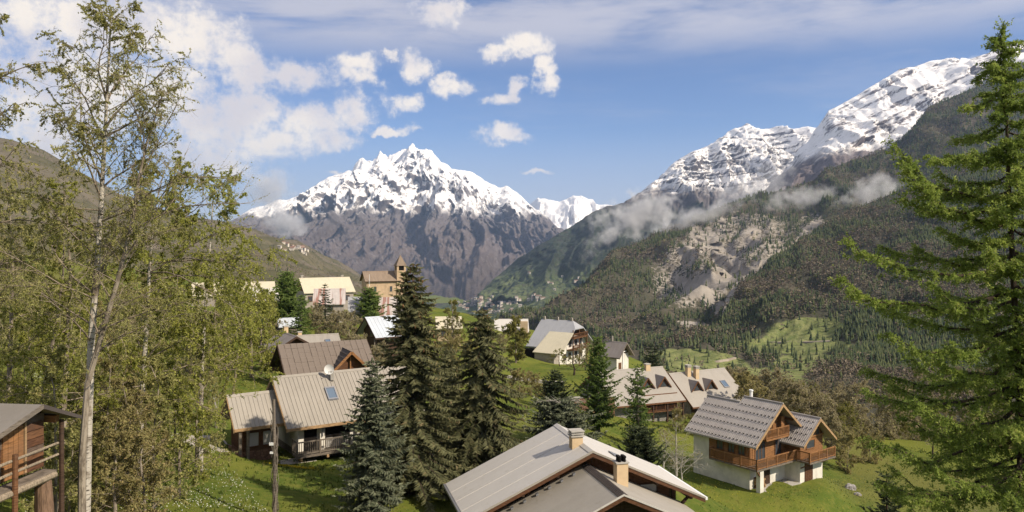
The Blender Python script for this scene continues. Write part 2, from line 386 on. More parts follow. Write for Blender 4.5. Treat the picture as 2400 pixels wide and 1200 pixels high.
    mid = [(1700,560,3900),(1792,480,4000),(1871,420,4100),(1942,370,4300),(2033,330,4500),(2150,290,4700),(2262,250,4800),(2400,200,4900),(2900,150,5000)]
    low = [(1700,620,3600),(1800,540,3600),(1900,480,3600),(2033,430,3700),(2150,390,3800),(2400,330,3900),(2900,260,4000)]
    G, lc = loft([[(1700,700,3300),(2900,600,3300)], low, mid, [(a, b, 5600-(2200-a)*.9 if a < 2200 else 5600) for a, b in rd], [(1700,700,6500),(2900,500,8000)]], px, [8, 40, 90, 8])
    w = np.interp(lc, [0, 1, 2, 2.9, 3, 4], [.3, .7, 1, .6, .22, 0])[None, :]
    fl = flow_noise(G, lc, 360, .42, 12.9, 7, .6)-.9; rg = ridged(np.stack([G[..., 0]/230, G[..., 1]/330, G[..., 2]/200], -1), 6, .6)-.9
    G[..., 1] -= w*fl*170; G[..., 2] += w*(fl*50+rg*14)
    st = np.abs(((G[..., 2]-.34*G[..., 0]+50*fbm(G/300, 3))/120) % 1-.5)
    G[..., 1] -= w*np.interp(lc, [1.9, 2.4, 4], [0, 1, 1])[None, :]*st*150
    m_ = alpine('near snow mountain', 420, 530, (.175, .15, .15), (.135, .105, .10), (.075, .062, .055), -100, 150, .0040, .22, True, .50, .08, .36, bd=9, sk=.46, sx0=2050)
    tag(link('mountain', grid_mesh('mountain', G, m_)), 'steep snowy mountain rising behind the right larch', kind='structure')

# ------------------------------------------------------------------ wooded slopes and the valley floor
def slope_mat(name, cols, scree=None, meadow=None, ns=.02):
    def fn(t):
        p = pos(t); n1 = t.noise(p, ns, 6, .62); n2 = t.noise(p, ns*6, 6, .65); n3 = t.noise(p, ns*.25, 4, .55)
        c = t.mix(t.ss(n1, .4, .6), cols[0], cols[1]); c = t.mix(t.m('MULTIPLY', t.ss(n3, .45, .62), .8), c, cols[2])
        c = t.mix(t.m('MULTIPLY', t.ss(n2, .5, .7), .6), c, tuple(v*.5 for v in cols[0]))
        if scree:
            s = t.ss(t.m('ADD', att(t, 'scree'), t.m('MULTIPLY', t.m('SUBTRACT', n2, .5), 1.3)), .42, .58)
            c = t.mix(s, c, t.mix(t.ss(n1, .35, .65), (.32, .285, .24), (.215, .19, .16)))
        if meadow:
            s = t.ss(t.m('ADD', att(t, 'meadow'), t.m('MULTIPLY', t.m('SUBTRACT', n1, .5), 1.5)), .4, .6)
            c = t.mix(s, c, t.mix(t.ss(n2, .35, .65), (.115, .140, .048), (.195, .200, .082)))
        return {'c': c, 'h': n2, 's': .8, 'd': 2.5}
    return mat(name, fn, 1.0, .03)
def ell(pxg, pyg, lst):                      # soft union of tilted ellipses, used for the shapes of scree and pasture
    out = np.zeros(pxg.shape)
    for (cx, cy, rx, ry, a, *cap) in lst:
        ca, sa = math.cos(math.radians(a)), math.sin(math.radians(a)); dx, dy = pxg-cx, pyg-cy
        u, v = (dx*ca+dy*sa)/rx, (-dx*sa+dy*ca)/ry
        out = np.maximum(out, np.clip(1.5-np.hypot(u, v), 0, cap[0] if cap else 1))
    return out
SCREE = [(1690,610,160,85,-25,.52),(1880,555,60,30,-50,.45),(1690,655,75,22,-8),(1640,680,45,18,25),(1720,625,60,18,60),(1680,590,60,20,70),(1640,560,40,16,60),(1880,560,50,14,-58),(1850,600,40,12,-55),(1910,530,22,14,-30),(1600,665,26,14,40),(1660,700,26,16,60),
         (1770,630,40,16,-30),(1730,685,30,6,-40),(1690,730,14,22,10),(1640,765,50,9,10),(1760,560,22,30,20),(1690,530,12,22,0),(1610,600,22,28,30)]
PAST = [(1885,774,95,26,-4),(1860,812,130,20,0),(1620,838,100,20,4),(1700,855,85,20,10),(1880,845,70,22,-4),(1760,882,130,24,4),(1850,870,50,20,0),(1590,870,60,16,0),(1900,790,60,24,0)]
WOOD = []
def pix(G): return CX+F*G[..., 0]/G[..., 1], CY-F*G[..., 2]/G[..., 1]
def build_slopes():
    # valley floor with fields and hamlets
    px = np.linspace(850, 1750, 160)
    G, lc = loft([[(850,860,2300),(1750,900,2300)], [(850,760,3600),(1150,758,3600),(1300,752,3500),(1500,740,3400),(1750,720,3200)], [(850,722,5000),(1080,718,5000),(1250,695,4900),(1400,645,4700),(1600,590,4500),(1750,560,4500)],
                  [(850,716,6300),(1080,706,6300),(1180,690,6200),(1250,660,6000),(1400,612,5800),(1750,540,5500)]], px, [20, 40, 40])
    G[..., 2] += 30*fbm(G/600, 4)
    def fn(t):
        p = pos(t); n1 = t.noise(p, .0045, 6, .6); n2 = t.noise(p, .022, 6, .68); n3 = t.noise(p, .0016, 4, .5)
        c = t.mix(t.ss(n1, .42, .58), (.055, .075, .030), (.095, .120, .048)); c = t.mix(t.m('MULTIPLY', t.ss(n3, .42, .56), .85), c, (.080, .060, .055))
        c = t.mix(t.ss(n2, .50, .60), c, (.022, .036, .018))
        return {'c': c, 'h': n2, 's': 1.0, 'd': 14}
    tag(link('valley', grid_mesh('valley', G, mat('valley fields', fn, 1.0, .03))), 'green valley floor of small fields and hedges', kind='structure')
    global VALLEY; VALLEY = G
    # left wooded hillside
    px = np.linspace(-700, 930, 260)
    cr = [(-700,150,1500),(-200,270,1600),(0,325,1700),(30,330,1700),(100,352,1750),(215,418,1850),(280,458,1900),(350,484,2000),(430,504,2100),(530,526,2250),(600,545,2400),(649,560,2550),(694,563,2650),
          (736,584,2700),(760,599,2750),(790,608,2800),(820,626,2850),(838,638,2900),(870,660,2950),(930,710,3000)]
    md = [(-700,420,700),(0,520,800),(300,570,950),(500,600,1200),(640,618,1500),(760,650,1900),(838,675,2100),(930,730,2300)]
    G, lc = loft([[(-700,760,230),(300,735,260),(640,720,300),(930,760,500)], md, cr, [(-700,600,3000),(930,800,4000)]], px, [40, 70, 8])
    w = np.interp(lc, [0, 1, 1.9, 2, 3], [.1, 1, .3, .08, 0])[None, :]
    G[..., 2] += w*(fbm(G/260, 6)*32 + (flow_noise(G, lc, 260, 1.2, 3.3, 5)-.9)*34)
    m_ = slope_mat('brown hillside', [(.085, .080, .045), (.125, .110, .068), (.150, .125, .100)], ns=.012)
    tag(link('hill', grid_mesh('hill', G, m_)), 'brown and green hillside behind the birches', kind='structure')
    global HILL; HILL = G; WOOD.append((G, lc, 'hill'))
    # right: spur with scree
    px = np.linspace(1120, 2800, 380)
    cr = [(1120,785,1900),(1150,770,1900),(1250,733,1950),(1317,693,2000),(1357,667,2050),(1403,627,2100),(1450,593,2150),(1517,557,2250),(1597,533,2350),(1671,496,2450),(1792,455,2550),(1905,420,2650),
          (1970,383,2750),(2075,358,2850),(2117,325,2900),(2179,254,3000),(2242,225,3050),(2267,208,3100),(2400,150,3200),(2800,40,3300)]
    md = [(1120,800,1450),(1317,760,1450),(1450,715,1500),(1600,660,1600),(1700,640,1700),(1834,600,1800),(2000,520,2000),(2400,350,2300),(2800,250,2400)]
    G, lc = loft([[(1120,900,800),(1500,860,850),(1700,830,900),(2800,800,1000)], [(1120,830,1150),(1400,800,1150),(1700,755,1150),(2000,700,1300),(2800,500,1500)], md, cr, [(1120,900,2600),(2800,300,5000)]], px, [16, 50, 80, 6])
    w = np.interp(lc, [0, 1, 2, 2.9, 3, 4], [.1, .6, 1, .6, .25, 0])[None, :]
    G[..., 2] += w*((flow_noise(G, lc, 210, 1.1, 5.1, 5)-.9)*46+fbm(G/120, 4)*10)
    u, v = pix(G); sc = ell(u, v, SCREE); mw = ell(u, v, PAST)
    rk = ridged(G/60, 4)-.8; G[..., 1] -= sc*rk*34*(v < 640)
    m_ = slope_mat('wooded spur', [(.068, .062, .043), (.10, .085, .062), (.066, .066, .040)], True, True)
    tag(link('hill', grid_mesh('hill', G, m_, {'scree': sc, 'meadow': mw})), 'wooded spur with pale scree across the gorge', kind='structure')
    WOOD.append((G, lc, 'spur', sc, mw))
    # right: the flank in front of it
    px = np.linspace(1500, 2900, 330)
    cr = [(1500,835,1080),(1600,808,1080),(1660,775,1100),(1686,741,1150),(1707,688,1250),(1799,624,1400),(1834,603,1450),(1930,525,1650),(2000,487,1750),(2075,458,1850),(2140,432,1900),(2250,385,2000),(2400,312,2100),(2900,120,2200)]
    md = [(1500,850,900),(1660,815,900),(1750,760,950),(1900,690,1050),(2100,610,1150),(2400,520,1250),(2900,400,1300)]
    lo = [(1500,905,560),(1700,885,600),(1850,850,650),(2000,830,700),(2400,770,750),(2900,740,750)]
    G, lc = loft([[(1500,1080,200),(1800,1030,240),(2400,1010,250),(2900,1010,250)], [(1500,960,380),(1800,940,400),(2400,900,420),(2900,880,420)], lo, md, cr, [(1500,900,1500),(2900,400,3500)]], px, [10, 20, 45, 80, 5])
    w = np.interp(lc, [0, 1, 2, 3, 3.9, 4, 5], [0, .2, .4, 1, .6, .2, 0])[None, :]
    G[..., 2] += w*((flow_noise(G, lc, 150, 1.0, 8.1, 5)-.9)*26+fbm(G/60, 4)*6)
    u, v = pix(G); sc = ell(u, v, [(1707,700,10,40,30)]); mw = ell(u, v, PAST)
    m_ = slope_mat('wooded flank', [(.058, .056, .038), (.084, .074, .054), (.054, .060, .034)], True, True)
    tag(link('hill', grid_mesh('hill', G, m_, {'scree': sc, 'meadow': mw})), 'dark wooded flank with green pastures at its foot', kind='structure')
    WOOD.append((G, lc, 'flank', sc, mw))

def drape(name, label, path, G, width, m_, lift=1.2):
    """a track laid on a slope surface: centre line given by picture points, found on the surface itself"""
    g = G.reshape(-1, 3); u, v = pix(g); C = []
    pts = np.array(path, float); k = np.linspace(0, len(pts)-1, len(pts)*5); xs, ys = np.interp(k, range(len(pts)), pts[:, 0]), np.interp(k, range(len(pts)), pts[:, 1])
    for x, y in zip(xs, ys):
        d2 = (u-x)**2+(v-y)**2; i = np.argsort(d2)[:4]; w = 1/(d2[i]+1); C.append((g[i]*w[:, None]).sum(0)/w.sum())
    C = np.array(C)
    for _ in range(3): C[1:-1] = (C[:-2]+2*C[1:-1]+C[2:])/4
    T = np.gradient(C, axis=0); S = np.stack([T[:, 1], -T[:, 0], 0*T[:, 0]], -1); S /= np.linalg.norm(S, axis=1)[:, None]+1e-9
    V = np.concatenate([C+S*width/2+[0, 0, lift], C-S*width/2+[0, 0, lift+.3], C+S*width/2-[0, 0, 4], C-S*width/2-[0, 0, 4]]); n = len(C); i = np.arange(n-1)
    Fq = np.concatenate([np.stack([i, i+1, n+i+1, n+i], -1), np.stack([2*n+i, 2*n+i+1, i+1, i], -1), np.stack([n+i, n+i+1, 3*n+i+1, 3*n+i], -1)])
    tag(link(name, mesh_np(name, V, Fq, m_)), label, kind='structure')
def build_tracks():
    m_ = mottled((.33, .28, .22), (.22, .185, .14), .08, name='dusty track')
    sp = [w for w in WOOD if w[2] == 'spur'][0][0]; fl = [w for w in WOOD if w[2] == 'flank'][0][0]
    drape('path', 'forest track climbing across the spur', [(1345, 668), (1370, 688), (1400, 702), (1450, 714), (1500, 724), (1540, 736)], sp, 6, m_, 2.0)
    drape('path', 'pale farm track crossing the pastures', [(1790, 800), (1840, 803), (1900, 801), (1955, 799)], fl, 7, m_, .3)
    drape('path', 'winding track in the lower pastures', [(1590, 862), (1640, 852), (1690, 846), (1720, 836)], fl, 5, m_, .3)

# ------------------------------------------------------------------ far wood: too many trees to count, real little trees joined per slope
def tiny_tree(kind, rg):
    V, Fc = [], []
    if kind == 0:                                   # conifer: two stacked ragged cones
        n = 5
        for z0, z1, r in ((.08, .68, .17), (.42, 1.0, .11)):
            b = len(V)
            for k in range(n):
                a = 6.283*k/n+rg.uniform(-.3, .3); q = r*rg.uniform(.75, 1.25); V.append((q*math.cos(a), q*math.sin(a), z0+rg.uniform(-.04, .05)))
            V.append((0, 0, z1))
            for k in range(n): Fc.append((b+k, b+(k+1) % n, b+n))
    else:                                           # leafless crown: loose ragged facets
        for k in range(12):
            a = rg.uniform(0, 6.283); z = rg.uniform(.22, .88); q = .26*math.sqrt(max(.05, 1-((z-.55)/.48)**2))*rg.uniform(.3, 1.0); c = Vector((q*math.cos(a), q*math.sin(a), z)); b = len(V); s_ = rg.uniform(.125, .21)
            for j in range(3): V.append(tuple(c+Vector((rg.gauss(0, 1), rg.gauss(0, 1), rg.gauss(.2, 1))).normalized()*s_))
            Fc.append((b, b+1, b+2))
    return np.array(V), np.array(Fc)
def M_wood():
    def fn(t):
        a = att(t, 'tint'); p = pos(t); n = t.noise(p, .35, 3, .6)
        con = t.mix(t.ss(a, .0, .5), (.042, .062, .032), (.105, .120, .052)); bare = t.mix(t.ss(a, .55, .95), (.155, .125, .092), (.235, .190, .132))
        c = t.mix(t.ss(a, .5, .52), con, bare); c = t.mix(t.ss(a, .965, .97), c, (.13, .15, .03))
        return t.mix(t.ss(n, .3, .7), c, t.mix(.5, c, (.02, .02, .015)))
    return mat('far wood', fn, 1.0, .02)
def scatter_wood(G, lc, n, lc0, lc1, hmin, hmax, bare, seed, excl=None, pxr=(-50, 2450)):
    r = np.random.RandomState(seed); nc, nr = G.shape[:2]
    # sample uniformly over picture-independent surface area, denser where the slope is near
    j0, j1 = np.searchsorted(lc, lc0), np.searchsorted(lc, lc1)-1
    e1 = G[1:, :-1]-G[:-1, :-1]; e2 = G[:-1, 1:]-G[:-1, :-1]; ar = np.linalg.norm(np.cross(e1, e2), axis=-1)
    D = G[:-1, :-1, 1]; wgt = ar/np.clip(D, 300, 4000)**1.3
    u, v = pix(G[:-1, :-1]); wgt = wgt*(u > pxr[0])*(u < pxr[1]); wgt[:, :j0] = 0; wgt[:, j1:] = 0
    if excl is not None: wgt = wgt*np.clip(1-excl[:-1, :-1]*1.6, .05, 1)
    cl = fbm(G[:-1, :-1]/90, 3); wgt = wgt*np.clip(.85+cl*.8, .2, 1.5)
    idx = r.choice(wgt.size, n, p=(wgt/wgt.sum()).ravel()); ci, cj = np.unravel_index(idx, wgt.shape)
    a, b = r.rand(n, 1), r.rand(n, 1)
    Pt = G[ci, cj]*(1-a)*(1-b)+G[ci+1, cj]*a*(1-b)+G[ci, cj+1]*(1-a)*b+G[ci+1, cj+1]*a*b
    h = r.uniform(hmin, hmax, n)*np.interp(Pt[:, 1], [280, 450, 700, 1500, 3000], [.35, .55, .85, 1, 1.35])
    bn = fbm(np.stack([Pt[:, 0]/220, Pt[:, 1]/220, Pt[:, 2]/120+9], -1), 3)
    isb = (bn*.8+r.normal(0, .25, n)) > np.interp(bare, [0, 1], [.9, -.9])
    rg = random.Random(seed); var = {0: [tiny_tree(0, rg) for _ in range(5)], 1: [tiny_tree(1, rg) for _ in range(5)]}
    VV, FF, TT = [], [], []; base = 0
    for kd in (0, 1):
        for q in range(5):
            s = np.where((isb == bool(kd)) & (np.arange(n) % 5 == q))[0]
            if not len(s): continue
            tv, tf = var[kd][q]; hh = h[s]*(.8 if kd else 1.0); an = r.rand(len(s))*6.283; ca, sa = np.cos(an), np.sin(an)
            wd = r.uniform(.8, 1.25, len(s))*(1.25 if kd else 1.0)
            X = (tv[None, :, 0]*ca[:, None]-tv[None, :, 1]*sa[:, None])*(hh*wd)[:, None]+Pt[s, 0][:, None]
            Y = (tv[None, :, 0]*sa[:, None]+tv[None, :, 1]*ca[:, None])*(hh*wd)[:, None]+Pt[s, 1][:, None]
            Z = tv[None, :, 2]*hh[:, None]+Pt[s, 2][:, None]-.5
            VV.append(np.stack([X, Y, Z], -1).reshape(-1, 3))
            FF.append((tf[None]+(np.arange(len(s))*len(tv))[:, None, None]+base).reshape(-1, 3)); base += len(s)*len(tv)
            tt = r.rand(len(s))*.49+(.505 if kd else 0); TT.append(np.repeat(tt, len(tv)))
    return mesh_np('wood', np.concatenate(VV), np.concatenate(FF), M_wood(), False, {'tint': np.concatenate(TT)})
def build_wood():
    for w in WOOD:
        if w[2] == 'spur': me = scatter_wood(w[0], w[1], 27000, .35, 3.0, 8, 14, .42, 11, np.maximum(w[3]*.85, w[4]*.9), (1120, 2420)); lb = 'mixed conifer and bare wood on the spur with scree'
        elif w[2] == 'flank': me = scatter_wood(w[0], w[1], 32000, .55, 4.0, 7, 12, .50, 12, np.maximum(w[3], w[4]), (1480, 2430)); lb = 'dense conifer wood on the dark flank'
        else: me = scatter_wood(w[0], w[1], 5000, .1, 2.0, 3, 6.5, .66, 13, None, (-80, 900)); lb = 'scattered scrub and trees on the brown hillside'
        tag(link('forest', me), lb, 'forest', kind='stuff')

# ------------------------------------------------------------------ low cloud hanging on the slopes and the haze of the whole valley
def cloud_mat(name, dens, ns, seed, thr):
    m_ = bpy.data.materials.new(name); m_.use_nodes = True; t = NT(m_.node_tree)
    o = t.n('ShaderNodeOutputMaterial'); p = objc(t)
    d = t.m('SUBTRACT', 1.0, t.vm('LENGTH', p))
    q = t.vm('ADD', p, (seed, seed*1.3, 0))
    n = t.noise(pos(t), ns, 6, .66)
    x = t.m('ADD', t.m('MULTIPLY', t.m('SUBTRACT', n, .5), 3.6), t.m('MULTIPLY', d, 1.5))
    k = t.m('MULTIPLY', t.ss(x, thr, thr+1.0), t.ss(d, 0.0, .25))
    v = t.n('ShaderNodeVolumePrincipled'); v.inputs['Color'].default_value = (.97, .96, .95, 1); v.inputs['Anisotropy'].default_value = .1
    t.link(t.m('MULTIPLY', k, dens), v.inputs['Density']); t.link(v.outputs[0], o.inputs['Volume'])
    return m_
def build_clouds():
    bm = bmesh.new(); bmesh.ops.create_icosphere(bm, subdivisions=3, radius=1.0)
    lst = [(1495,505,2650,150,75,70,-14,.034,'big pale cloud bank hanging below the snowy summit'),(1425,558,2600,130,36,45,-26,.018,'thin grey cloud tail over the dark valley flank'),(1625,512,2250,190,38,45,-22,.020,'long cloud streamer lying along the wooded spur'),
           (1765,452,2900,150,70,60,-25,.018,'veil of cloud rising against the brown slope'),(1870,464,2250,140,42,45,-6,.019,'flat cloud shelf over the scree gully'),(2045,445,1980,115,52,45,-18,.028,'bright cloud puff beside the right larch'),
           (628,440,9000,85,80,300,10,.0060,'grey cloud against the left end of the massif'),(665,520,8600,90,50,300,30,.0070,'white mist at the foot of the massif'),(2250,165,5400,70,40,200,-20,.007,'wisp of cloud blowing off the right summit')]
    for k, (px, py, D, rx, ry, dep, rot, dn, lb) in enumerate(lst):
        s = D/F; me = bpy.data.meshes.new('cloud'); bm.to_mesh(me)
        me.materials.append(cloud_mat('cloud %d' % k, dn, 1/(34*s), k*3.7+1.0, .35))
        o = link('cloud', me, None, P(px, py, D), (0, math.radians(rot), 0)); o.scale = (rx*s, dep, ry*s)
        tag(o, lb, 'cloud', kind='stuff')
    bm.free()
def build_haze():
    m_ = bpy.data.materials.new('haze air'); m_.use_nodes = True; t = NT(m_.node_tree)
    v = t.n('ShaderNodeVolumePrincipled'); v.inputs['Color'].default_value = (.50, .68, 1.0, 1); v.inputs['Density'].default_value = HAZE; v.inputs['Anisotropy'].default_value = .25
    o = t.n('ShaderNodeOutputMaterial'); t.link(v.outputs[0], o.inputs['Volume'])
    x0, x1, y0, y1, z0, z1 = -20000, 20000, -20000, 20000, -560, 1900
    V = [(x, y, z) for z in (z0, z1) for y in (y0, y1) for x in (x0, x1)]
    Fq = [(0, 2, 3, 1), (4, 5, 7, 6), (0, 1, 5, 4), (2, 6, 7, 3), (0, 4, 6, 2), (1, 3, 7, 5)]
    tag(link('haze', mesh_np('haze', V, Fq, m_)), 'thin blue haze filling the valley', 'haze', kind='stuff')
HAZE = 3.1e-5
# ------------------------------------------------------------------ mesh builder
class MB:
    def __init__(s): s.v, s.f = [], []
    def pts(s, vs, fs):
        b = len(s.v); s.v += [tuple(v) for v in vs]; s.f += [tuple(b+i for i in f) for f in fs]; return s
    def box(s, x0, x1, y0, y1, z0, z1):
        v = [(x, y, z) for z in (z0, z1) for y in (y0, y1) for x in (x0, x1)]
        return s.pts(v, [(0, 2, 3, 1), (4, 5, 7, 6), (0, 1, 5, 4), (2, 6, 7, 3), (0, 4, 6, 2), (1, 3, 7, 5)])
    def prism(s, poly, d):                    # polygon swept along d
        n = len(poly); d = Vector(d); a = [Vector(p) for p in poly]
        s.pts(a+[p+d for p in a], [tuple(range(n))[::-1], tuple(range(n, 2*n))]+[(i, (i+1) % n, n+(i+1) % n, n+i) for i in range(n)]); return s
    def slab(s, r0, r1, e1, e0, t):           # roof plane given by its top corners
        return s.prism([r0, r1, e1, e0], (0, 0, -t))
    def bar(s, a, b, w, h=None):              # beam between two points
        a, b = Vector(a), Vector(b); d = b-a; h = h or w
        u = d.cross(Vector((0, 0, 1)));
        if u.length < 1e-5: u = Vector((1, 0, 0))
        u.normalize(); n = u.cross(d).normalized(); u *= w/2; n *= h/2
        return s.prism([a-u-n, a+u-n, a+u+n, a-u+n], d)
    def tube(s, path, rad, n=6, cap=True):
        path = [Vector(p) for p in path]; b = len(s.v); m_ = len(path); ref = Vector((.31, .17, .93))
        for i, p in enumerate(path):
            d = (path[min(i+1, m_-1)]-path[max(i-1, 0)]).normalized(); u = d.cross(ref)
            if u.length < .1: u = d.cross(Vector((1, 0, 0)))
            u.normalize(); w = d.cross(u); r = rad[i] if isinstance(rad, (list, tuple)) else rad
            for k in range(n):
                a = 6.2832*k/n; s.v.append(tuple(p+u*(r*math.cos(a))+w*(r*math.sin(a))))
        for i in range(m_-1):
            for k in range(n): s.f.append((b+i*n+k, b+i*n+(k+1) % n, b+(i+1)*n+(k+1) % n, b+(i+1)*n+k))
        if cap: s.f.append(tuple(b+k for k in range(n))[::-1]); s.f.append(tuple(b+(m_-1)*n+k for k in range(n)))
        return s
    def mesh(s, name, m_):
        me = bpy.data.meshes.new(name); me.from_pydata(s.v, [], s.f)
        bm = bmesh.new(); bm.from_mesh(me); bmesh.ops.recalc_face_normals(bm, faces=bm.faces); bm.to_mesh(me); bm.free()
        me.materials.append(m_); return me
    def build(s, name, m_, parent=None, kind=None, label=None):
        o = link(name, s.mesh(name, m_), parent); return tag(o, label, kind=kind)

# ------------------------------------------------------------------ building materials
def wood(name, c, dark=.45, sc=3.0, rough=.8, axis=(1, 1, 8)):
    def fn(t):
        p = objc(t); q = t.mul(p, tuple(v*sc for v in axis)); n = t.noise(q, 1.0, 5, .65); n2 = t.noise(p, .7, 4, .6)
        k = t.mix(t.ss(n, .35, .68), c, tuple(v*dark for v in c)); k = t.mix(t.m('MULTIPLY', t.ss(n2, .5, .7), .6), k, tuple(v*.55+.02 for v in c))
        return {'c': k, 'h': n, 's': .4, 'd': .01}
    return mat(name, fn, rough, .2)
def sheet(name, c, rough=.55, spec=.35, streak=.25, rust=None, vary=.8):
    def fn(t):
        p = objc(t); n = t.noise(t.mul(p, (2.2, .35, .35)), 1.0, 5, .6); n2 = t.noise(p, .45, 5, .6); n3 = t.noise(p, 14, 3, .6)
        k = t.mix(t.m('MULTIPLY', t.ss(n, .35, .7), streak*2), c, tuple(v*.72 for v in c)); k = t.mix(t.m('MULTIPLY', t.ss(n2, .45, .7), .5), k, tuple(v*vary for v in c))
        k = t.mix(t.m('MULTIPLY', t.ss(n3, .55, .75), .35), k, tuple(v*.7 for v in c)); n4 = t.noise(p, 2.6, 7, .72); k = t.mix(t.m('MULTIPLY', t.ss(n4, .56, .70), .40), k, (c[0]*.62, c[1]*.60, c[2]*.52)); k = t.mix(t.m('MULTIPLY', t.ss(t.noise(p, .8, 6, .7), .56, .72), .30), k, tuple(min(.8, v*1.22) for v in c))
        if rust:
            r_ = t.noise(t.mul(p, (1.7, .10, .10)), 1.0, 4, .6); k = t.mix(t.m('MULTIPLY', t.ss(r_, .50, .60), .8), k, rust)
        return {'c': k, 'h': n2, 's': .12, 'd': .05, 'r': t.ss(n2, .3, .7, rough-.08, rough+.12)}
    return mat(name, fn, rough, spec)
def plaster(name, c, c2=None):
    def fn(t):
        p = objc(t); n = t.noise(p, 1.1, 6, .65); n2 = t.noise(t.mul(p, (1.5, 1.5, .4)), 1.0, 4, .6)
        k = t.mix(t.ss(n, .35, .7), c, tuple(v*.82 for v in c)); k = t.mix(t.m('MULTIPLY', t.ss(n2, .52, .7), .5), k, c2 or tuple(v*.6 for v in c))
        return {'c': k, 'h': t.noise(p, 18, 4, .6), 's': .25, 'd': .02}
    return mat(name, fn, .92, .15)
def stonewall(name, c):
    def fn(t):
        p = objc(t); v = t.n('ShaderNodeTexVoronoi', feature='DISTANCE_TO_EDGE'); v.inputs['Scale'].default_value = 3.2; t.link(t.mul(p, (1, 1, 1.6)), v.inputs['Vector'])
        w = t.n('ShaderNodeTexVoronoi'); w.inputs['Scale'].default_value = 3.2; t.link(t.mul(p, (1, 1, 1.6)), w.inputs['Vector'])
        g = t.ss(v.outputs['Distance'], .0, .09); cv = t.mix(t.noise(w.outputs['Color'], 6, 1), tuple(q*.65 for q in c), tuple(q*1.3 for q in c))
        return {'c': t.mix(g, tuple(q*.5 for q in c), cv), 'h': g, 's': .7, 'd': .05}
    return mat(name, fn, .95, .1)
W_dark = wood('dark stained timber', (.075, .044, .028)); W_red = wood('red brown timber', (.125, .058, .028)); W_orange = wood('honey larch timber', (.30, .145, .058))
W_light = wood('pale larch boards', (.42, .27, .14)); W_grey = wood('weathered grey timber', (.20, .165, .13)); W_mid = wood('brown timber', (.17, .080, .038)); W_pole = wood('weathered pole', (.30, .24, .17), axis=(8, 8, 1))
R_beige = sheet('beige sheet roof', (.30, .268, .222)); R_pale = sheet('pale beige roof', (.50, .468, .42), streak=.1, vary=.9); R_tan = sheet('tan sheet roof', (.32, .288, .238), streak=.1)
R_grey = sheet('dark grey tile roof', (.225, .195, .172), .6); R_slab = sheet('brown slab', (.185, .150, .122), .85, .1); R_slabd = sheet('dark slate', (.075, .062, .056), .7, .2)
R_row = sheet('row house roof', (.305, .275, .232), streak=.1); R_white = sheet('whitish metal roof', (.47, .50, .53), .45, .5, .2); R_cream = sheet('cream sheet roof', (.52, .465, .335), streak=.08)
R_rust = sheet('rusty sheet roof', (.47, .42, .38), .6, .3, .2, (.23, .085, .05)); R_steel = sheet('grey steel roof', (.32, .32, .325), .5, .4, .15); R_lauze = sheet('stone slate roof', (.245, .185, .135), .9, .1, .4)
R_chalet = sheet('grey brown tile roof', (.35, .315, .285), .6); R_hut = sheet('grey felt roof', (.20, .18, .155), .8, .2)
P_white = plaster('white render', (.66, .62, .54)); P_ochre = plaster('ochre render', (.50, .36, .23)); P_tan = plaster('tan render', (.44, .33, .21)); P_grey = plaster('grey render', (.34, .30, .25)); P_chim = plaster('cream chimney render', (.58, .43, .26))
S_wall = stonewall('rubble stone', (.24, .20, .16)); S_grey = stonewall('grey rubble stone', (.28, .26, .23)); S_brick = stonewall('red brown rubble', (.20, .115, .075))
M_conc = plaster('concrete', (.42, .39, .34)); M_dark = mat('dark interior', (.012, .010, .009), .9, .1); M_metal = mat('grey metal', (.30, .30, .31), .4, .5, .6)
M_whitem = mat('white enamel', (.72, .71, .68), .45, .4); M_glass = mat('window glass', lambda t: {'c': t.mix(t.noise(objc(t), 1.5, 2), (.025, .030, .036), (.07, .08, .09))}, .12, .6); M_curt = mat('pale curtain', (.34, .32, .29), .5, .5)

# ------------------------------------------------------------------ building blocks
_mc = {}
ROT = {'-y': 0.0, '+x': math.pi/2, '+y': math.pi, '-x': -math.pi/2}
def window(root, p, face, w=.9, h=1.1, fm=None, gm=None, shutters=None, open_=True, name='window', bars=1):
    """frame proud of the wall with a recessed pane; p is the centre of the opening on the wall face"""
    fm = fm or W_mid; gm = gm or M_glass; key = (w, h, fm.name, gm.name, bars)
    if key not in _mc:
        a = MB(); t_ = .07
        a.box(-w/2-t_, w/2+t_, -.06, .03, h/2, h/2+t_).box(-w/2-t_, w/2+t_, -.09, .03, -h/2-t_, -h/2).box(-w/2-t_, -w/2, -.06, .03, -h/2, h/2).box(w/2, w/2+t_, -.06, .03, -h/2, h/2)
        for k in range(bars): x = -w/2+w*(k+1)/(bars+1); a.box(x-.025, x+.025, -.045, .02, -h/2, h/2)
        g = MB().box(-w/2, w/2, -.015, .02, -h/2, h/2)
        _mc[key] = (a.mesh('window_frame', fm), g.mesh('pane', gm))
    o = link(name, _mc[key][0], root, p, (0, 0, ROT[face])); link('pane', _mc[key][1], o)
    if shutters:
        sk = ('sh', w, h, shutters.name)
        if sk not in _mc:
            a = MB().box(0, w/2, -.05, -.005, -h/2, h/2)
            for z in (-.3, .3): a.box(.03, w/2-.03, -.075, -.05, h*z-.05, h*z+.05)
            _mc[sk] = a.mesh('shutter', shutters)
        for s in ((-w-.09, w/2+.09) if open_ else (-w/2, .005)):
            link('shutter', _mc[sk], o, (s, 0, 0) if open_ else (s, -.065, 0))
    return o
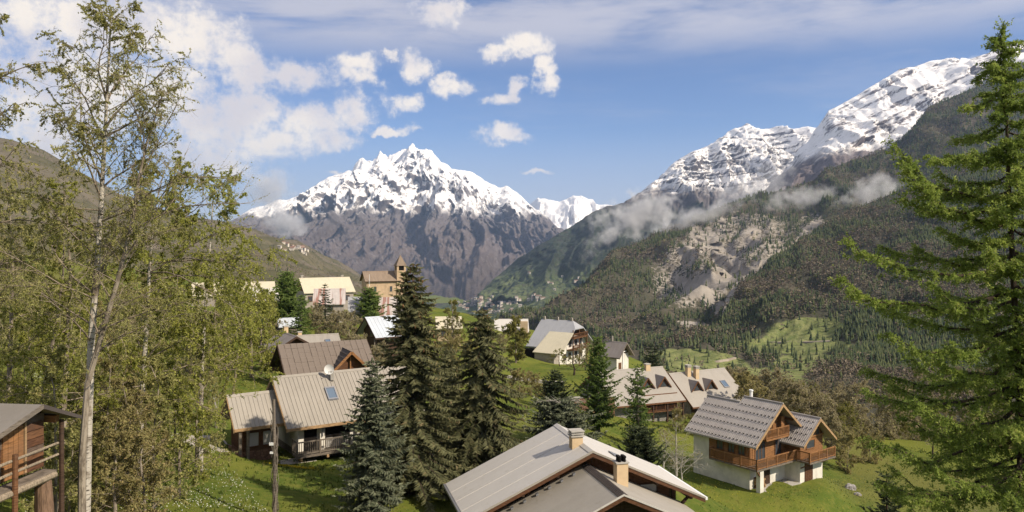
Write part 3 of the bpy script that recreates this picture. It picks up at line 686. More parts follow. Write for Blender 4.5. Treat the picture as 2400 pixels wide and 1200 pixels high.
def door(root, p, face, w=1.0, h=2.0, m_=None):
    key = ('door', w, h, (m_ or W_red).name)
    if key not in _mc:
        a = MB().box(-w/2, w/2, -.05, .02, 0, h)
        for k in range(4): x = -w/2+w*(k+.5)/4; a.box(x-w*.11, x+w*.11, -.07, -.05, .08, h-.08)
        _mc[key] = a.mesh('door', m_ or W_red)
        _mc['hd'] = _mc.get('hd') or MB().box(-.02, .02, -.12, -.06, -.06, .06).mesh('handle', M_metal)
    o = link('door', _mc[key], root, p, (0, 0, ROT[face])); link('handle', _mc['hd'], o, (w*.38, 0, h*.5)); return o
def rail(root, pts, h=1.0, m_=None, bal=.13, zfix=None, name='balustrade'):
    """balustrade along a polyline: posts and rails, thin balusters as one joined part"""
    m_ = m_ or W_mid; a = MB(); b = MB()
    for q in range(len(pts)-1):
        p0, p1 = Vector(pts[q]), Vector(pts[q+1]); d = p1-p0; n = max(1, round(d.length/1.6))
        for z in (h, .12): a.bar(p0+Vector((0, 0, z)), p1+Vector((0, 0, z)), .06, .09)
        for k in range(n+1):
            x = p0+d*(k/n); a.box(x.x-.05, x.x+.05, x.y-.05, x.y+.05, x.z-.1, x.z+h+.06)
        nb = int(d.length/bal)
        for k in range(1, nb):
            x = p0+d*(k/nb); b.box(x.x-.018, x.x+.018, x.y-.018, x.y+.018, x.z+.12, x.z+h)
    o = a.build('railing', m_, root); b.build('baluster', m_, o, 'stuff'); return o
def chimney(root, x, y, z0, z1, w=.6, d=.5, m_=None, pots=0, style='slab'):
    o = MB().box(x-w/2, x+w/2, y-d/2, y+d/2, z0, z1).build('chimney', m_ or P_chim, root)
    c = MB()
    if style == 'slab':
        for k in range(3): e = .07-.02*(k == 1); c.box(x-w/2-e, x+w/2+e, y-d/2-e, y+d/2+e, z1+.005+.13*k, z1+.075+.13*k)
        for sx in (-1, 1):
            for sy in (-1, 1): c.box(x+sx*w*.38-.06, x+sx*w*.38+.06, y+sy*d*.38-.06, y+sy*d*.38+.06, z1+.005, z1+.26)
        c.build('chimney_cap', M_conc, o)
    elif style == 'pots':
        c.box(x-w/2-.05, x+w/2+.05, y-d/2-.05, y+d/2+.05, z1, z1+.07).build('chimney_cap', M_conc, o)
        for sx in (-.28, .02, .3):
            for sy in (-.22, .22): MB().tube([(x+sx*w, y+sy*d, z1+.07), (x+sx*w, y+sy*d, z1+.25), (x+sx*w, y+sy*d, z1+.27), (x+sx*w, y+sy*d, z1+.36)], [.08, .07, .10, .09], 8).build('chimney_pot', M_dark, o)
    else: c.box(x-w/2-.06, x+w/2+.06, y-d/2-.06, y+d/2+.06, z1, z1+.10).build('chimney_cap', M_conc, o)
    return o
def skylight(root, x, yf, H, slope, w=.8, l=1.0, dirn=-1):
    """roof window on the front slope; yf = horizontal distance from the ridge"""
    a, g = MB(), MB()
    def q(u, v, lift): yy = yf+v; return (x+u, dirn*yy, H-slope*yy+lift)
    for (u0, u1, v0, v1) in ((-w/2-.08, w/2+.08, -.08, 0), (-w/2-.08, w/2+.08, l, l+.08), (-w/2-.08, -w/2, 0, l), (w/2, w/2+.08, 0, l)):
        a.prism([q(u0, v0, .0), q(u1, v0, .0), q(u1, v1, .0), q(u0, v1, .0)], (0, 0, .12))
    g.prism([q(-w/2, 0, .0), q(w/2, 0, .0), q(w/2, l, .0), q(-w/2, l, .0)], (0, 0, .07))
    o = a.build('roof_window', M_metal, root); g.build('pane', mat('roof glass', (.10, .14, .19), .08, .8), o); return o
def gable_house(name, label, R, th, L, w, h, zb, roof_m, wall_m, gable_m=None, cat='house', group=None, ov=.7, eo=.6, t=.16, seam=0, seam_m=None, barge=None, wb=None, hb=None, split=None, low_m=None, ridge=True, rafters=False):
    """gabled building: local x along the ridge (0..L are the roof ends), -y the side towards the viewer; R = left ridge end in the world"""
    wb = wb or w; hb = hb or h*wb/w
    root = thing(name, label, cat, (R[0], R[1], zb), th, group); H = R[2]-zb; root['H'] = H; s = h/w; sb = hb/wb
    rf = MB().slab((0, 0, H), (L, 0, H), (L, -w, H-h), (0, -w, H-h), t).slab((0, .001, H), (L, .001, H), (L, wb, H-hb), (0, wb, H-hb), t).build('roof', roof_m, root)
    if ridge: MB().prism([(-.02, -.16, H-.16*s+.035), (-.02, 0, H+.05), (-.02, .16, H-.16*sb+.035), (-.02, .16, H-.16*sb+.005), (-.02, 0, H+.012), (-.02, -.16, H-.16*s+.005)], (L+.04, 0, 0)).build('ridge_cap', roof_m, rf)
    if seam:
        a = MB(); n = int(L/seam)
        for k in range(n+1):
            x = min(max(k*L/n, .03), L-.03)
            a.prism([(x-.022, -.17, H-.17*s-.01), (x+.022, -.17, H-.17*s-.01), (x+.022, -w, H-h-.01), (x-.022, -w, H-h-.01)], (0, 0, .055))
        a.build('standing_seam', seam_m or roof_m, rf, 'stuff')
    if barge:
        for x0, x1 in ((-.05, -.003), (L+.003, L+.05)):
            for (e, he) in ((-w-.01, h), (wb+.01, hb)):
                MB().prism([(x0, 0, H+.01), (x0, e, H-he+.01), (x0, e, H-he-.26), (x0, 0, H-.26)], (x1-x0, 0, 0)).build('bargeboard', barge, rf)
        MB().box(-.003, L+.003, -w-.05, -w-.004, H-h-.20, H-h+.01).build('fascia', barge, rf)
    yf, yb = -(w-eo), wb-eo; zf, zk = H-(w-eo)*s-t-.01, H-(wb-eo)*sb-t-.01; x0, x1 = ov, L-ov
    if split is None:
        MB().prism([(x0, yf, -2.5), (x0, yb, -2.5), (x0, yb, zk), (x0, 0, H-t-.02), (x0, yf, zf)], (x1-x0, 0, 0)).build('wall', wall_m, root)
        if gable_m:
            zg = min(zf, zk)
            for q in (x0-.025, x1): MB().prism([(q, yf+.03, zg+.1), (q, yb-.03, zg+.1), (q, 0, H-t-.06)], (.025, 0, 0)).build('gable_wall', gable_m, root)
    else:
        MB().box(x0, x1, yf, yb, -2.5, split).build('base_wall', low_m, root)
        MB().prism([(x0-.02, yf-.02, split), (x0-.02, yb+.02, split), (x0-.02, yb+.02, zk), (x0-.02, 0, H-t-.02), (x0-.02, yf-.02, zf)], (x1-x0+.04, 0, 0)).build('wall', wall_m, root)
    if rafters:
        for k in range(int(L/.9)+1):
            x = .08+k*(L-.16)/int(L/.9); MB().bar((x, yf+.05, zf-.04), (x, -w+.08, H-h-t-.05+.06*s), .09, .14).build('rafter', barge or W_dark, rf)
    return root
def boards(root, name, x0, x1, y, z0, z1, m_, step=.2, face='-y', thick=.03, cut=None):
    """horizontal cladding boards with open joints"""
    a = MB(); z = z0
    while z < z1-.02:
        zt = min(z+step-.018, z1)
        if face in ('-y', '+y'):
            s = -1 if face == '-y' else 1; a.box(x0, x1, min(y, y+s*thick), max(y, y+s*thick), z, zt)
        else:
            s = 1 if face == '+x' else -1; a.box(min(y, y+s*thick), max(y, y+s*thick), x0, x1, z, zt)
        z += step
    return a.build(name, m_, root, 'stuff')
def gable_boards(root, name, x, w0, w1, z0, H, s, m_, step=.2, thick=.03):
    """cladding of a gable facing +x, cut to the roof pitch"""
    a = MB(); z = z0
    while z < H-.15:
        zt = min(z+step-.018, H-.1); y0, y1 = max(w0, -(H-zt)/s), min(w1, (H-zt)/s)
        if y1-y0 > .1: a.box(x, x+thick, y0, y1, z, zt)
        z += step
    return a.build(name, m_, root, 'stuff')
def dormer(root, x, yf, w, H, s, m_roof, wood_m, hgt=None):
    """small pointed dormer on the front slope: front face at horizontal distance yf from the ridge"""
    zf = H-s*yf; hgt = hgt or w*.75; ap = zf+hgt; yb = (H-ap)/s
    a = MB(); ov = .25
    for sg in (-1, 1):
        a.prism([(x, -yf-ov, ap+.1), (x, -yb, ap+.1), (x+sg*(w/2+.12), -(yf-.02), zf+.0), (x+sg*(w/2+.2), -yf-ov, zf-.02)], (0, 0, -.09))
    o = a.build('dormer', m_roof, root)
    MB().prism([(x-w/2, -yf, zf-.05), (x+w/2, -yf, zf-.05), (x, -yf, ap)], (0, .06, 0)).build('dormer_wall', wood_m, o)
    MB().prism([(x-w*.27, -yf-.02, zf+.06), (x+w*.27, -yf-.02, zf+.06), (x, -yf-.02, zf+.06+hgt*.58)], (0, .015, 0)).build('pane', M_glass, o)
    for sg in (-1, 1): MB().bar((x+sg*(w/2+.14), -yf-ov-.02, zf-.03), (x, -yf-ov-.02, ap+.06), .05, .13).build('bargeboard', W_mid, o)
    return o
def loc(root, px, py, D):
    v = P(px, py, D)-Vector(root.location); c, s = math.cos(root.rotation_euler[2]), math.sin(root.rotation_euler[2])
    return Vector((c*v.x+s*v.y, -s*v.x+c*v.y, v.z))
# ------------------------------------------------------------------ the houses
def build_left_chalet():
    zb = -16.0
    r = gable_house('chalet', 'white chalet with ribbed beige roof, long front balcony and satellite dish behind the pole', (-17.96, 59.02, -10.33), .58, 11.0, 3.75, 3.15, zb, R_beige, P_white, W_dark,
                    'chalet', ov=1.1, eo=.9, seam=.30, barge=W_light, split=.55, low_m=S_wall, t=.18)
    H = r['H']; s = 3.15/3.75; yw = -2.87; dz = .55
    skylight(r, 4.0, 1.35, H+.03, s, .62, .75)
    # front: dark openings, orange shutters, posts and balcony
    MB().box(1.5, 2.45, yw-.045, yw, dz+.02, dz+1.75).build('doorway', M_dark, r); MB().box(3.1, 5.0, yw-.045, yw, dz+.02, dz+1.8).build('doorway', M_dark, r)
    MB().box(3.15, 4.95, yw-.06, yw-.045, dz+.05, dz+.75).build('curtain', M_curt, r)
    window(r, (6.8, yw-.025, dz+1.25), '-y', 1.0, .95, W_mid, shutters=W_orange, open_=False); window(r, (8.9, yw-.025, dz+1.25), '-y', 1.0, .95, W_mid, shutters=W_orange, open_=False)
    MB().box(.6, 10.8, -4.05, yw, dz-.16, dz).build('balcony_floor', W_grey, r)
    for k in range(6):
        x = .9+k*1.95; MB().bar((x, yw, dz-.25), (x, -4.15, dz-.25), .16, .18).build('joist', W_light, r)
    rail(r, [(.62, -4.0, dz), (10.75, -4.0, dz)], .95, W_grey, .16); rail(r, [(.66, -3.90, dz), (.66, yw, dz)], .95, W_grey, .16)
    for x in (2.75, 5.6): MB().box(x-.16, x+.16, -3.2, -2.9, dz, dz+2.0).build('post', P_white, r)
    MB().tube([(2.75, -3.28, dz+1.0), (2.75, -3.28, dz+1.75), (3.0, -3.5, dz+1.95)], .05, 6).build('downpipe', M_metal, r)
    window(r, (1.075, -.4, H-2.4), '-x', .8, .8, W_mid)
    # annex with its own roof
    ax = gable_house('annex', 'low timber annex with ribbed beige roof and stone base joined to the white chalet', (-20.6, 56.95, -11.3), .60, 3.9, 2.05, 2.05, zb, R_beige, W_red, W_dark,
                     'annex', ov=.75, eo=.55, seam=.30, barge=W_light, split=.85, low_m=S_brick, t=.15)
    for x in (1.45, 2.55): window(ax, (x, -1.52, 1.65), '-y', .78, .95, W_red, M_curt, bars=0)
    for x in (.45, 1.0): MB().box(x-.09, x+.09, -1.95, -1.77, -.3, 2.55).build('post', W_grey, ax)
    MB().box(.2, .6, -1.97, 1.5, -.8, .75).build('parapet', S_brick, ax)
    # terrace and steps
    tr = thing('terrace', 'pale stone terrace with steps in front of the timber annex', 'terrace', (-20.6, 56.95, zb), .60)
    for i in range(5):
        for j in range(4): MB().box(1.6+i*.78, 2.36+i*.78, -3.4-j*.0+j*.47, -2.96+j*.47, -.6, -.02+.006*((i*3+j) % 3)).build('slab', M_conc, tr)
    for k in range(4): MB().box(3.2, 5.0, -3.75-k*.32, -3.44-k*.32, -1.2, -.16-k*.15).build('step', M_conc, tr)
    pt = thing('gravel_patch', 'pale gravel patch on the grass beside the annex', 'gravel', (0, 0, 0)); a = MB(); ctr = P(485, 1017, 56.5)
    n = 26; ring = [(ctr.x+(2.1*math.cos(6.283*k/n))*(1+.12*math.sin(5*k)), ctr.y+2.6*math.sin(6.283*k/n)*(1+.15*math.cos(3*k))) for k in range(n)]
    vs = [(ctr.x, ctr.y, gz1(ctr.x, ctr.y)+.05)]+[(x, y, gz1(x, y)+.03) for x, y in ring]
    a.pts(vs, [(0, 1+k, 1+(k+1) % n) for k in range(n)]); o = a.build('gravel', mottled((.40, .36, .30), (.27, .24, .20), 6, name='pale gravel', bump=.5), pt)
    # satellite dish on its mast
    d = thing('satellite_dish', 'round white satellite dish on the ridge of the ribbed beige roof', 'satellite dish', tuple(P(771, 866, 60.6)), .15)
    b = MB(); b.tube([(0, .18, -.75), (0, .18, .1)], .035, 6); b.build('mast', M_metal, d)
    V, Fc = [(0, .12, 0)], []
    for q in range(1, 5):
        for k in range(20):
            a_ = 6.283*k/20; rr = .37*q/4; V.append((rr*math.cos(a_), .12-.30*rr*rr*2, rr*1.05*math.sin(a_)))
    for k in range(20):
        Fc.append((0, 1+k, 1+(k+1) % 20))
        for q in range(3): b0 = 1+q*20; Fc.append((b0+k, b0+20+k, b0+20+(k+1) % 20, b0+(k+1) % 20))
    MB().pts(V, Fc).build('reflector', M_whitem, d); MB().tube([(0, .1, -.3), (.02, -.28, -.15)], .014, 5).tube([(.02, -.28, -.15), (.02, -.36, -.12)], .045, 6).build('feed_arm', M_metal, d)
    st = MB().box(.12, .36, .06, .40, -.85, -.12).build('chimney_stub', M_conc, d)

def build_slab_house():
    zb = -16.2
    r = gable_house('chalet', 'dark timber chalet with brown slab roof and pointed front gable behind the ribbed roof', (-23.56, 79.26, -10.66), .47, 9.2, 4.3, 2.75, zb, R_slab, W_dark, None, 'chalet', ov=.8, eo=.8, barge=W_dark, ridge=False, t=.14)
    H = r['H']; s = 2.75/4.3; rf = [c for c in r.children if c.name.startswith('roof')][0]
    sp = math.hypot(4.3, 2.75)/7; rg = random.Random(2); var = []
    for q in range(4):
        w_ = .60; t_ = .035+.012*q; var.append(MB().box(.008, w_-.008, -.62, 0, .0, t_).mesh('slab', R_slab))
    ang = math.atan(s); k = 0
    for row in range(7):
        d0 = row*sp
        for i in range(15):
            o = link('slab', var[rg.randrange(4)], rf, (.02+i*.61+rg.uniform(-.01, .01), -d0*math.cos(ang), H-d0*math.sin(ang)+.012+.010*rg.random()), (ang+rg.uniform(-.012, .02), 0, rg.uniform(-.012, .012)))
            o.scale = (1, sp*1.02/.62, 1)
    # pointed cross gable
    x0, hw, yf, ap = 6.35, 2.35, 4.45, H-.55
    ez = ap-hw*.98; dr = MB()
    yb0 = (H-ap)/s; yb1 = min((H-ez)/s, yf)
    dr.slab((x0, -yb0, ap), (x0, -yf, ap), (x0-hw, -yf, ez), (x0-hw, -yb1, ez), .12).slab((x0, -yb0, ap), (x0+hw, -yb1, ez), (x0+hw, -yf, ez), (x0, -yf, ap), .12)
    g = dr.build('cross_gable', R_slabd, r)
    for i in range(7):
        f = i/7; MB().bar((x0-hw*f, -yb0-(yb1-yb0)*f, ap-.98*hw*f+.03), (x0-hw*f, -yf, ap-.98*hw*f+.03), .05, .05).build('roof_batten', R_slabd, g)
    MB().prism([(x0-hw*.9, -yf+.6, ez-.6), (x0+hw*.9, -yf+.6, ez-.6), (x0+hw*.9, -yf+.6, ez), (x0, -yf+.6, ap-.15), (x0-hw*.9, -yf+.6, ez)], (0, .1, 0)).build('gable_wall', W_red, g)
    for sg in (-1, 1): MB().bar((x0+sg*(hw+.05), -yf-.03, ez-.08), (x0, -yf-.03, ap-.02), .07, .24).build('bargeboard', W_orange, g)
    MB().bar((x0, -yf+.45, ez-.5), (x0, -yf+.45, ap-.25), .12).build('post', W_orange, g); MB().bar((x0-1.6, -yf+.45, ez-.3), (x0+1.7, -yf+.45, ez-.3), .14).build('tie_beam', W_orange, g)
    for sx in (-.75, .75): window(r, (x0+sx, -yf+.58, ez+.05), '-y', .5, .7, W_orange)

def build_right_chalet():
    zb = -24.0; R = (21.21, 84.01, -16.09)
    root = thing('chalet', 'honey timber chalet with grey tile roof, white ground floor and wraparound balcony on the lawn', 'chalet', (R[0], R[1], zb), -.93); H = R[2]-zb
    L, w, h = 8.75, 4.3, 3.6; s = h/w; t = .16; xs = 4.2
    # two-level roof: the front half stands half a metre higher
    d = .55; y2 = -d/s*.9; z2 = H-d*.9
    rf = MB().slab((xs, 0, H), (L, 0, H), (L, -w, H-h), (xs, -w, H-h), t).slab((xs, .001, H), (L, .001, H), (L, w*.95, H-h*.95), (xs, w*.95, H-h*.95), t).build('roof', R_chalet, root)
    rf2 = MB().slab((0, y2, z2-.01), (xs, y2, z2-.01), (xs, -w, H-h-.01), (0, -w, H-h-.01), t).slab((0, y2, z2-.01), (xs, y2, z2-.01), (xs, w*.9, z2-(w*.9-y2)*s-.01), (0, w*.9, z2-(w*.9-y2)*s-.01), t).build('roof', R_chalet, root)
    a = MB()                                                  # tile rolls running down the slope
    n = 40
    for k in range(n+1):
        x = .05+k*(L-.1)/n; y0, zz0 = (0, H) if x > xs else (y2, z2)
        a.prism([(x-.055, y0, zz0+.0), (x, y0, zz0+.06), (x+.055, y0, zz0+.0), (x+.055, -w-.03, H-h-.02), (x, -w-.03, H-h+.04), (x-.055, -w-.03, H-h-.02)][0:3]+[(x+.055, -w-.03, H-h-.03), (x, -w-.03, H-h+.03), (x-.055, -w-.03, H-h-.03)], (0, 0, -.02))
    a.build('tile_roll', R_chalet, rf, 'stuff')
    sg = MB()                                                 # rows of snow guards
    for row in range(6):
        yy = -.75-row*.66
        for k in range(20):
            x = .25+k*.43+(.2 if row % 2 else 0)
            if x > L-.1 or (x < xs and yy > y2-.3): continue
            z = H+yy*s+.03; sg.prism([(x-.08, yy, z-.02), (x+.08, yy, z-.02), (x+.08, yy-.03, z+.09), (x-.08, yy-.03, z+.09)], (0, -.05, -.02))
    sg.build('snow_guard', mat('dark iron', (.11, .098, .088), .6, .3), rf, 'stuff')
    for (p0, p1) in (((xs-.02, 0, H), (L+.03, 0, H)), ((-.03, y2, z2), (xs-.02, y2, z2))):
        MB().tube([Vector(p0)+Vector((0, 0, .03)), Vector(p1)+Vector((0, 0, .03))], .09, 8).build('ridge_tile', R_chalet, rf)
    for e in (-w-.02, w*.95):
        MB().prism([(L+.003, 0, H+.03), (L+.003, e, H-abs(e)*s+.03), (L+.003, e, H-abs(e)*s-.25), (L+.003, 0, H-.27)], (.06, 0, 0)).build('bargeboard', W_light, rf)
    for k in range(9): x = .2+k*(L-.4)/8; MB().bar((x, -3.5, H-3.5*s-.30), (x, -w+.05, H-h-.20), .09, .13).build('rafter', W_dark, rf)
    for yy in (-3.4, -1.8, 0, 1.8): MB().bar((L-1.5, yy, H-abs(yy)*s-.32), (L-.1, yy, H-abs(yy)*s-.32), .14, .18).build('purlin', W_mid, rf)
    # walls
    dz = 2.15; x0, x1, yf, yb = .6, L-1.25, -3.55, 3.3
    MB().box(x0, x1, yf, yb, -2.5, dz).build('base_wall', P_white, root)
    zf = H-3.55*s-t-.01
    MB().prism([(x0, yf, dz), (x0, yb, dz), (x0, yb, H-3.3*s-t-.6), (x0, 0, H-t-.62), (x0, yf, zf)], (2.0, 0, 0)).build('wall', P_white, root)
    MB().prism([(x0+2.0, yf, dz), (x0+2.0, yb, dz), (x0+2.0, yb, H-3.3*s-t-.6), (x0+2.0, 0, H-t-.62), (x0+2.0, yf, zf)], (x1-x0-2.0, 0, 0)).build('wall', W_mid, root)
    boards(root, 'cladding', x0+2.05, x1+.02, yf, dz+.02, zf-.02, W_orange, .21, '-y'); gable_boards(root, 'cladding', x1, -3.5, 3.2, dz+.02, H-t-.15, s, W_orange, .21)
    for x in (4.0, 5.4, 6.6): window(root, (x, yf-.03, dz+1.35), '-y', .7, .8, W_mid)
    # gable: big balcony door, upper balcony in front of the attic door
    window(root, (x1+.03, -2.0, dz+1.15), '+x', 1.5, 1.95, W_orange, bars=2); window(root, (x1+.03, .9, dz+1.15), '+x', .9, 1.9, W_mid); MB().box(x1+.03, x1+.06, -3.2, -2.9, dz+.1, dz+2.1).build('shutter', W_orange, root)
    uz = dz+2.55
    MB().box(x1, L-.15, -2.4, 1.2, uz-.16, uz).build('balcony_floor', W_orange, root); rail(root, [(L-.2, -2.4, uz), (L-.2, 1.2, uz)], .9, W_orange, .12)
    window(root, (x1+.03, -.7, uz+1.0), '+x', .9, 1.7, W_mid); door(root, (x1+.03, .35, uz+.05), '+x', .7, 1.9, W_orange); MB().box(x1+.5, x1+.55, .75, 1.25, uz+.0, uz+1.75).build('shutter', W_orange, root)
    # right wing, lower, standing further forward
    wy, wx0, wx1, ww, wh, wz = 4.1, 6.2, 10.2, 2.85, 2.35, H-1.72; ws = wh/ww
    wr = MB().slab((wx0, wy, wz), (wx1, wy, wz), (wx1, wy-ww, wz-wh), (wx0, wy-ww, wz-wh), t).slab((wx0, wy, wz), (wx1, wy, wz), (wx1, wy+ww, wz-wh), (wx0, wy+ww, wz-wh), t).build('roof', R_chalet, root)
    a = MB()
    for k in range(19):
        x = wx0+.05+k*(wx1-wx0-.1)/18; a.prism([(x-.055, wy, wz), (x, wy, wz+.06), (x+.055, wy, wz), (x+.055, wy-ww-.02, wz-wh-.01), (x, wy-ww-.02, wz-wh+.05), (x-.055, wy-ww-.02, wz-wh-.01)], (0, 0, -.02))
    a.build('tile_roll', R_chalet, wr, 'stuff'); sg = MB()
    for row in range(4):
        yy = wy-.5-row*.62
        for k in range(8): x = wx0+.3+k*.46+(.2 if row % 2 else 0); z = wz-(wy-yy)*ws+.03; sg.prism([(x-.08, yy, z-.02), (x+.08, yy, z-.02), (x+.08, yy-.03, z+.09), (x-.08, yy-.03, z+.09)], (0, -.05, -.02))
    sg.build('snow_guard', _M['dark iron'], wr, 'stuff'); MB().tube([(wx0, wy, wz+.03), (wx1+.03, wy, wz+.03)], .09, 8).build('ridge_tile', R_chalet, wr)
    for e in (-1, 1): MB().prism([(wx1+.003, wy, wz+.03), (wx1+.003, wy+e*(ww+.02), wz-wh+.01), (wx1+.003, wy+e*(ww+.02), wz-wh-.24), (wx1+.003, wy, wz-.26)], (.06, 0, 0)).build('bargeboard', W_light, wr)
    fx = wx1-1.0; a0, a1 = wy-1.95, wy+1.95
    MB().box(fx-2.2, fx, a0, a1, -2.5, dz).build('base_wall', P_white, root)
    MB().prism([(fx-2.2, a0, dz), (fx-2.2, a1, dz), (fx-2.2, a1, wz-1.95*ws-t), (fx-2.2, wy, wz-t-.02), (fx-2.2, a0, wz-1.95*ws-t)], (2.2, 0, 0)).build('wall', W_mid, root)
    a = MB(); z = dz+.02
    while z < dz+2.0: a.box(fx, fx+.03, a0, a1, z, z+.19); a.box(fx-2.1, fx, a0-.03, a0, z, z+.19); z += .21
    a.build('cladding', W_orange, root, 'stuff')
    window(root, (fx+.03, wy-.25, dz+1.35), '+x', 1.35, .75, W_orange, bars=0)
    for q, hh in ((-1.0, .55), (-.35, 1.05), (.35, 1.05), (1.0, .55)): window(root, (fx+.005, wy+q, dz+2.18+hh/2), '+x', .55, hh, W_orange, bars=0)
    MB().bar((fx+.05, a0, dz+2.1), (fx+.05, a1, dz+2.1), .16).build('tie_beam', W_orange, root)
    o = door(root, (fx+.0, wy-.5, -.1), '+x', 1.35, 1.95, W_red); door(root, (x1, -.9, -.1), '+x', 1.0, 1.9, W_dark)
    # wraparound balcony
    bx_ = L+.15; bw = wx1+.25
    MB().box(x1, bx_, -4.3, a0, dz-.14, dz).build('balcony_floor', W_grey, root); MB().box(fx-.2, bw, a0-.2, a1+.35, dz-.15, dz-.01).build('balcony_floor', W_grey, root); MB().box(3.2, x1, -4.3, yf, dz-.14, dz).build('balcony_floor', W_grey, root)
    rail(root, [(3.25, yf-.05, dz), (3.25, -4.25, dz), (bx_-.06, -4.25, dz), (bx_-.06, a0-.2, dz)], .95, W_orange, .12); rail(root, [(bw-.06, a0-.15, dz), (bw-.06, a1+.3, dz)], .95, W_orange, .12); rail(root, [(bx_, a0-.15, dz), (bw-.1, a0-.15, dz)], .95, W_orange, .12)
    MB().box(L-.4, L+.05, -3.7, -3.15, -2.5, dz-.14).build('pillar', P_white, root); MB().bar((L-.1, -3.4, dz-.9), (L+.1, -4.2, dz-.16), .12).build('bracket', W_mid, root)
    for q in (a0+.1, a1-.1): MB().bar((fx+.02, q, dz-.8), (bw-.15, q, dz-.16), .11).build('bracket', W_mid, root)
    MB().tube([(4.6, .6, H-1.2), (4.6, .6, H+.5)], .16, 10).tube([(4.6, .6, H+.55), (4.6, .6, H+.68)], .22, 10).build('flue', M_whitem, root)
    MB().box(x1, L+.6, -3.0, a0, -.25, -.05).build('paving', M_conc, root)
    # firewood stack, each log end in view
    st = thing('firewood_stack', 'stack of split logs under the timber chalet balcony', 'firewood', tuple(loc_world(root, (L-1.0, -2.35, -.05))), -.93); rg = random.Random(4)
    lm = [MB().tube([(-.3, 0, 0), (.3, 0, 0)], q, 7).mesh('log', W_light if i else W_mid) for i, q in enumerate((.075, .09, .08))]
    for j in range(7):
        for i in range(7-j//3): link('log', lm[rg.randrange(3)], st, (rg.uniform(-.05, .05), -.5+i*.165+(j % 2)*.08, .09+j*.145), (rg.uniform(0, 3), 0, 0))
def loc_world(root, p):
    c, s = math.cos(root.rotation_euler[2]), math.sin(root.rotation_euler[2]); q = root.location
    return Vector((q.x+c*p[0]-s*p[1], q.y+s*p[0]+c*p[1], q.z+p[2]))

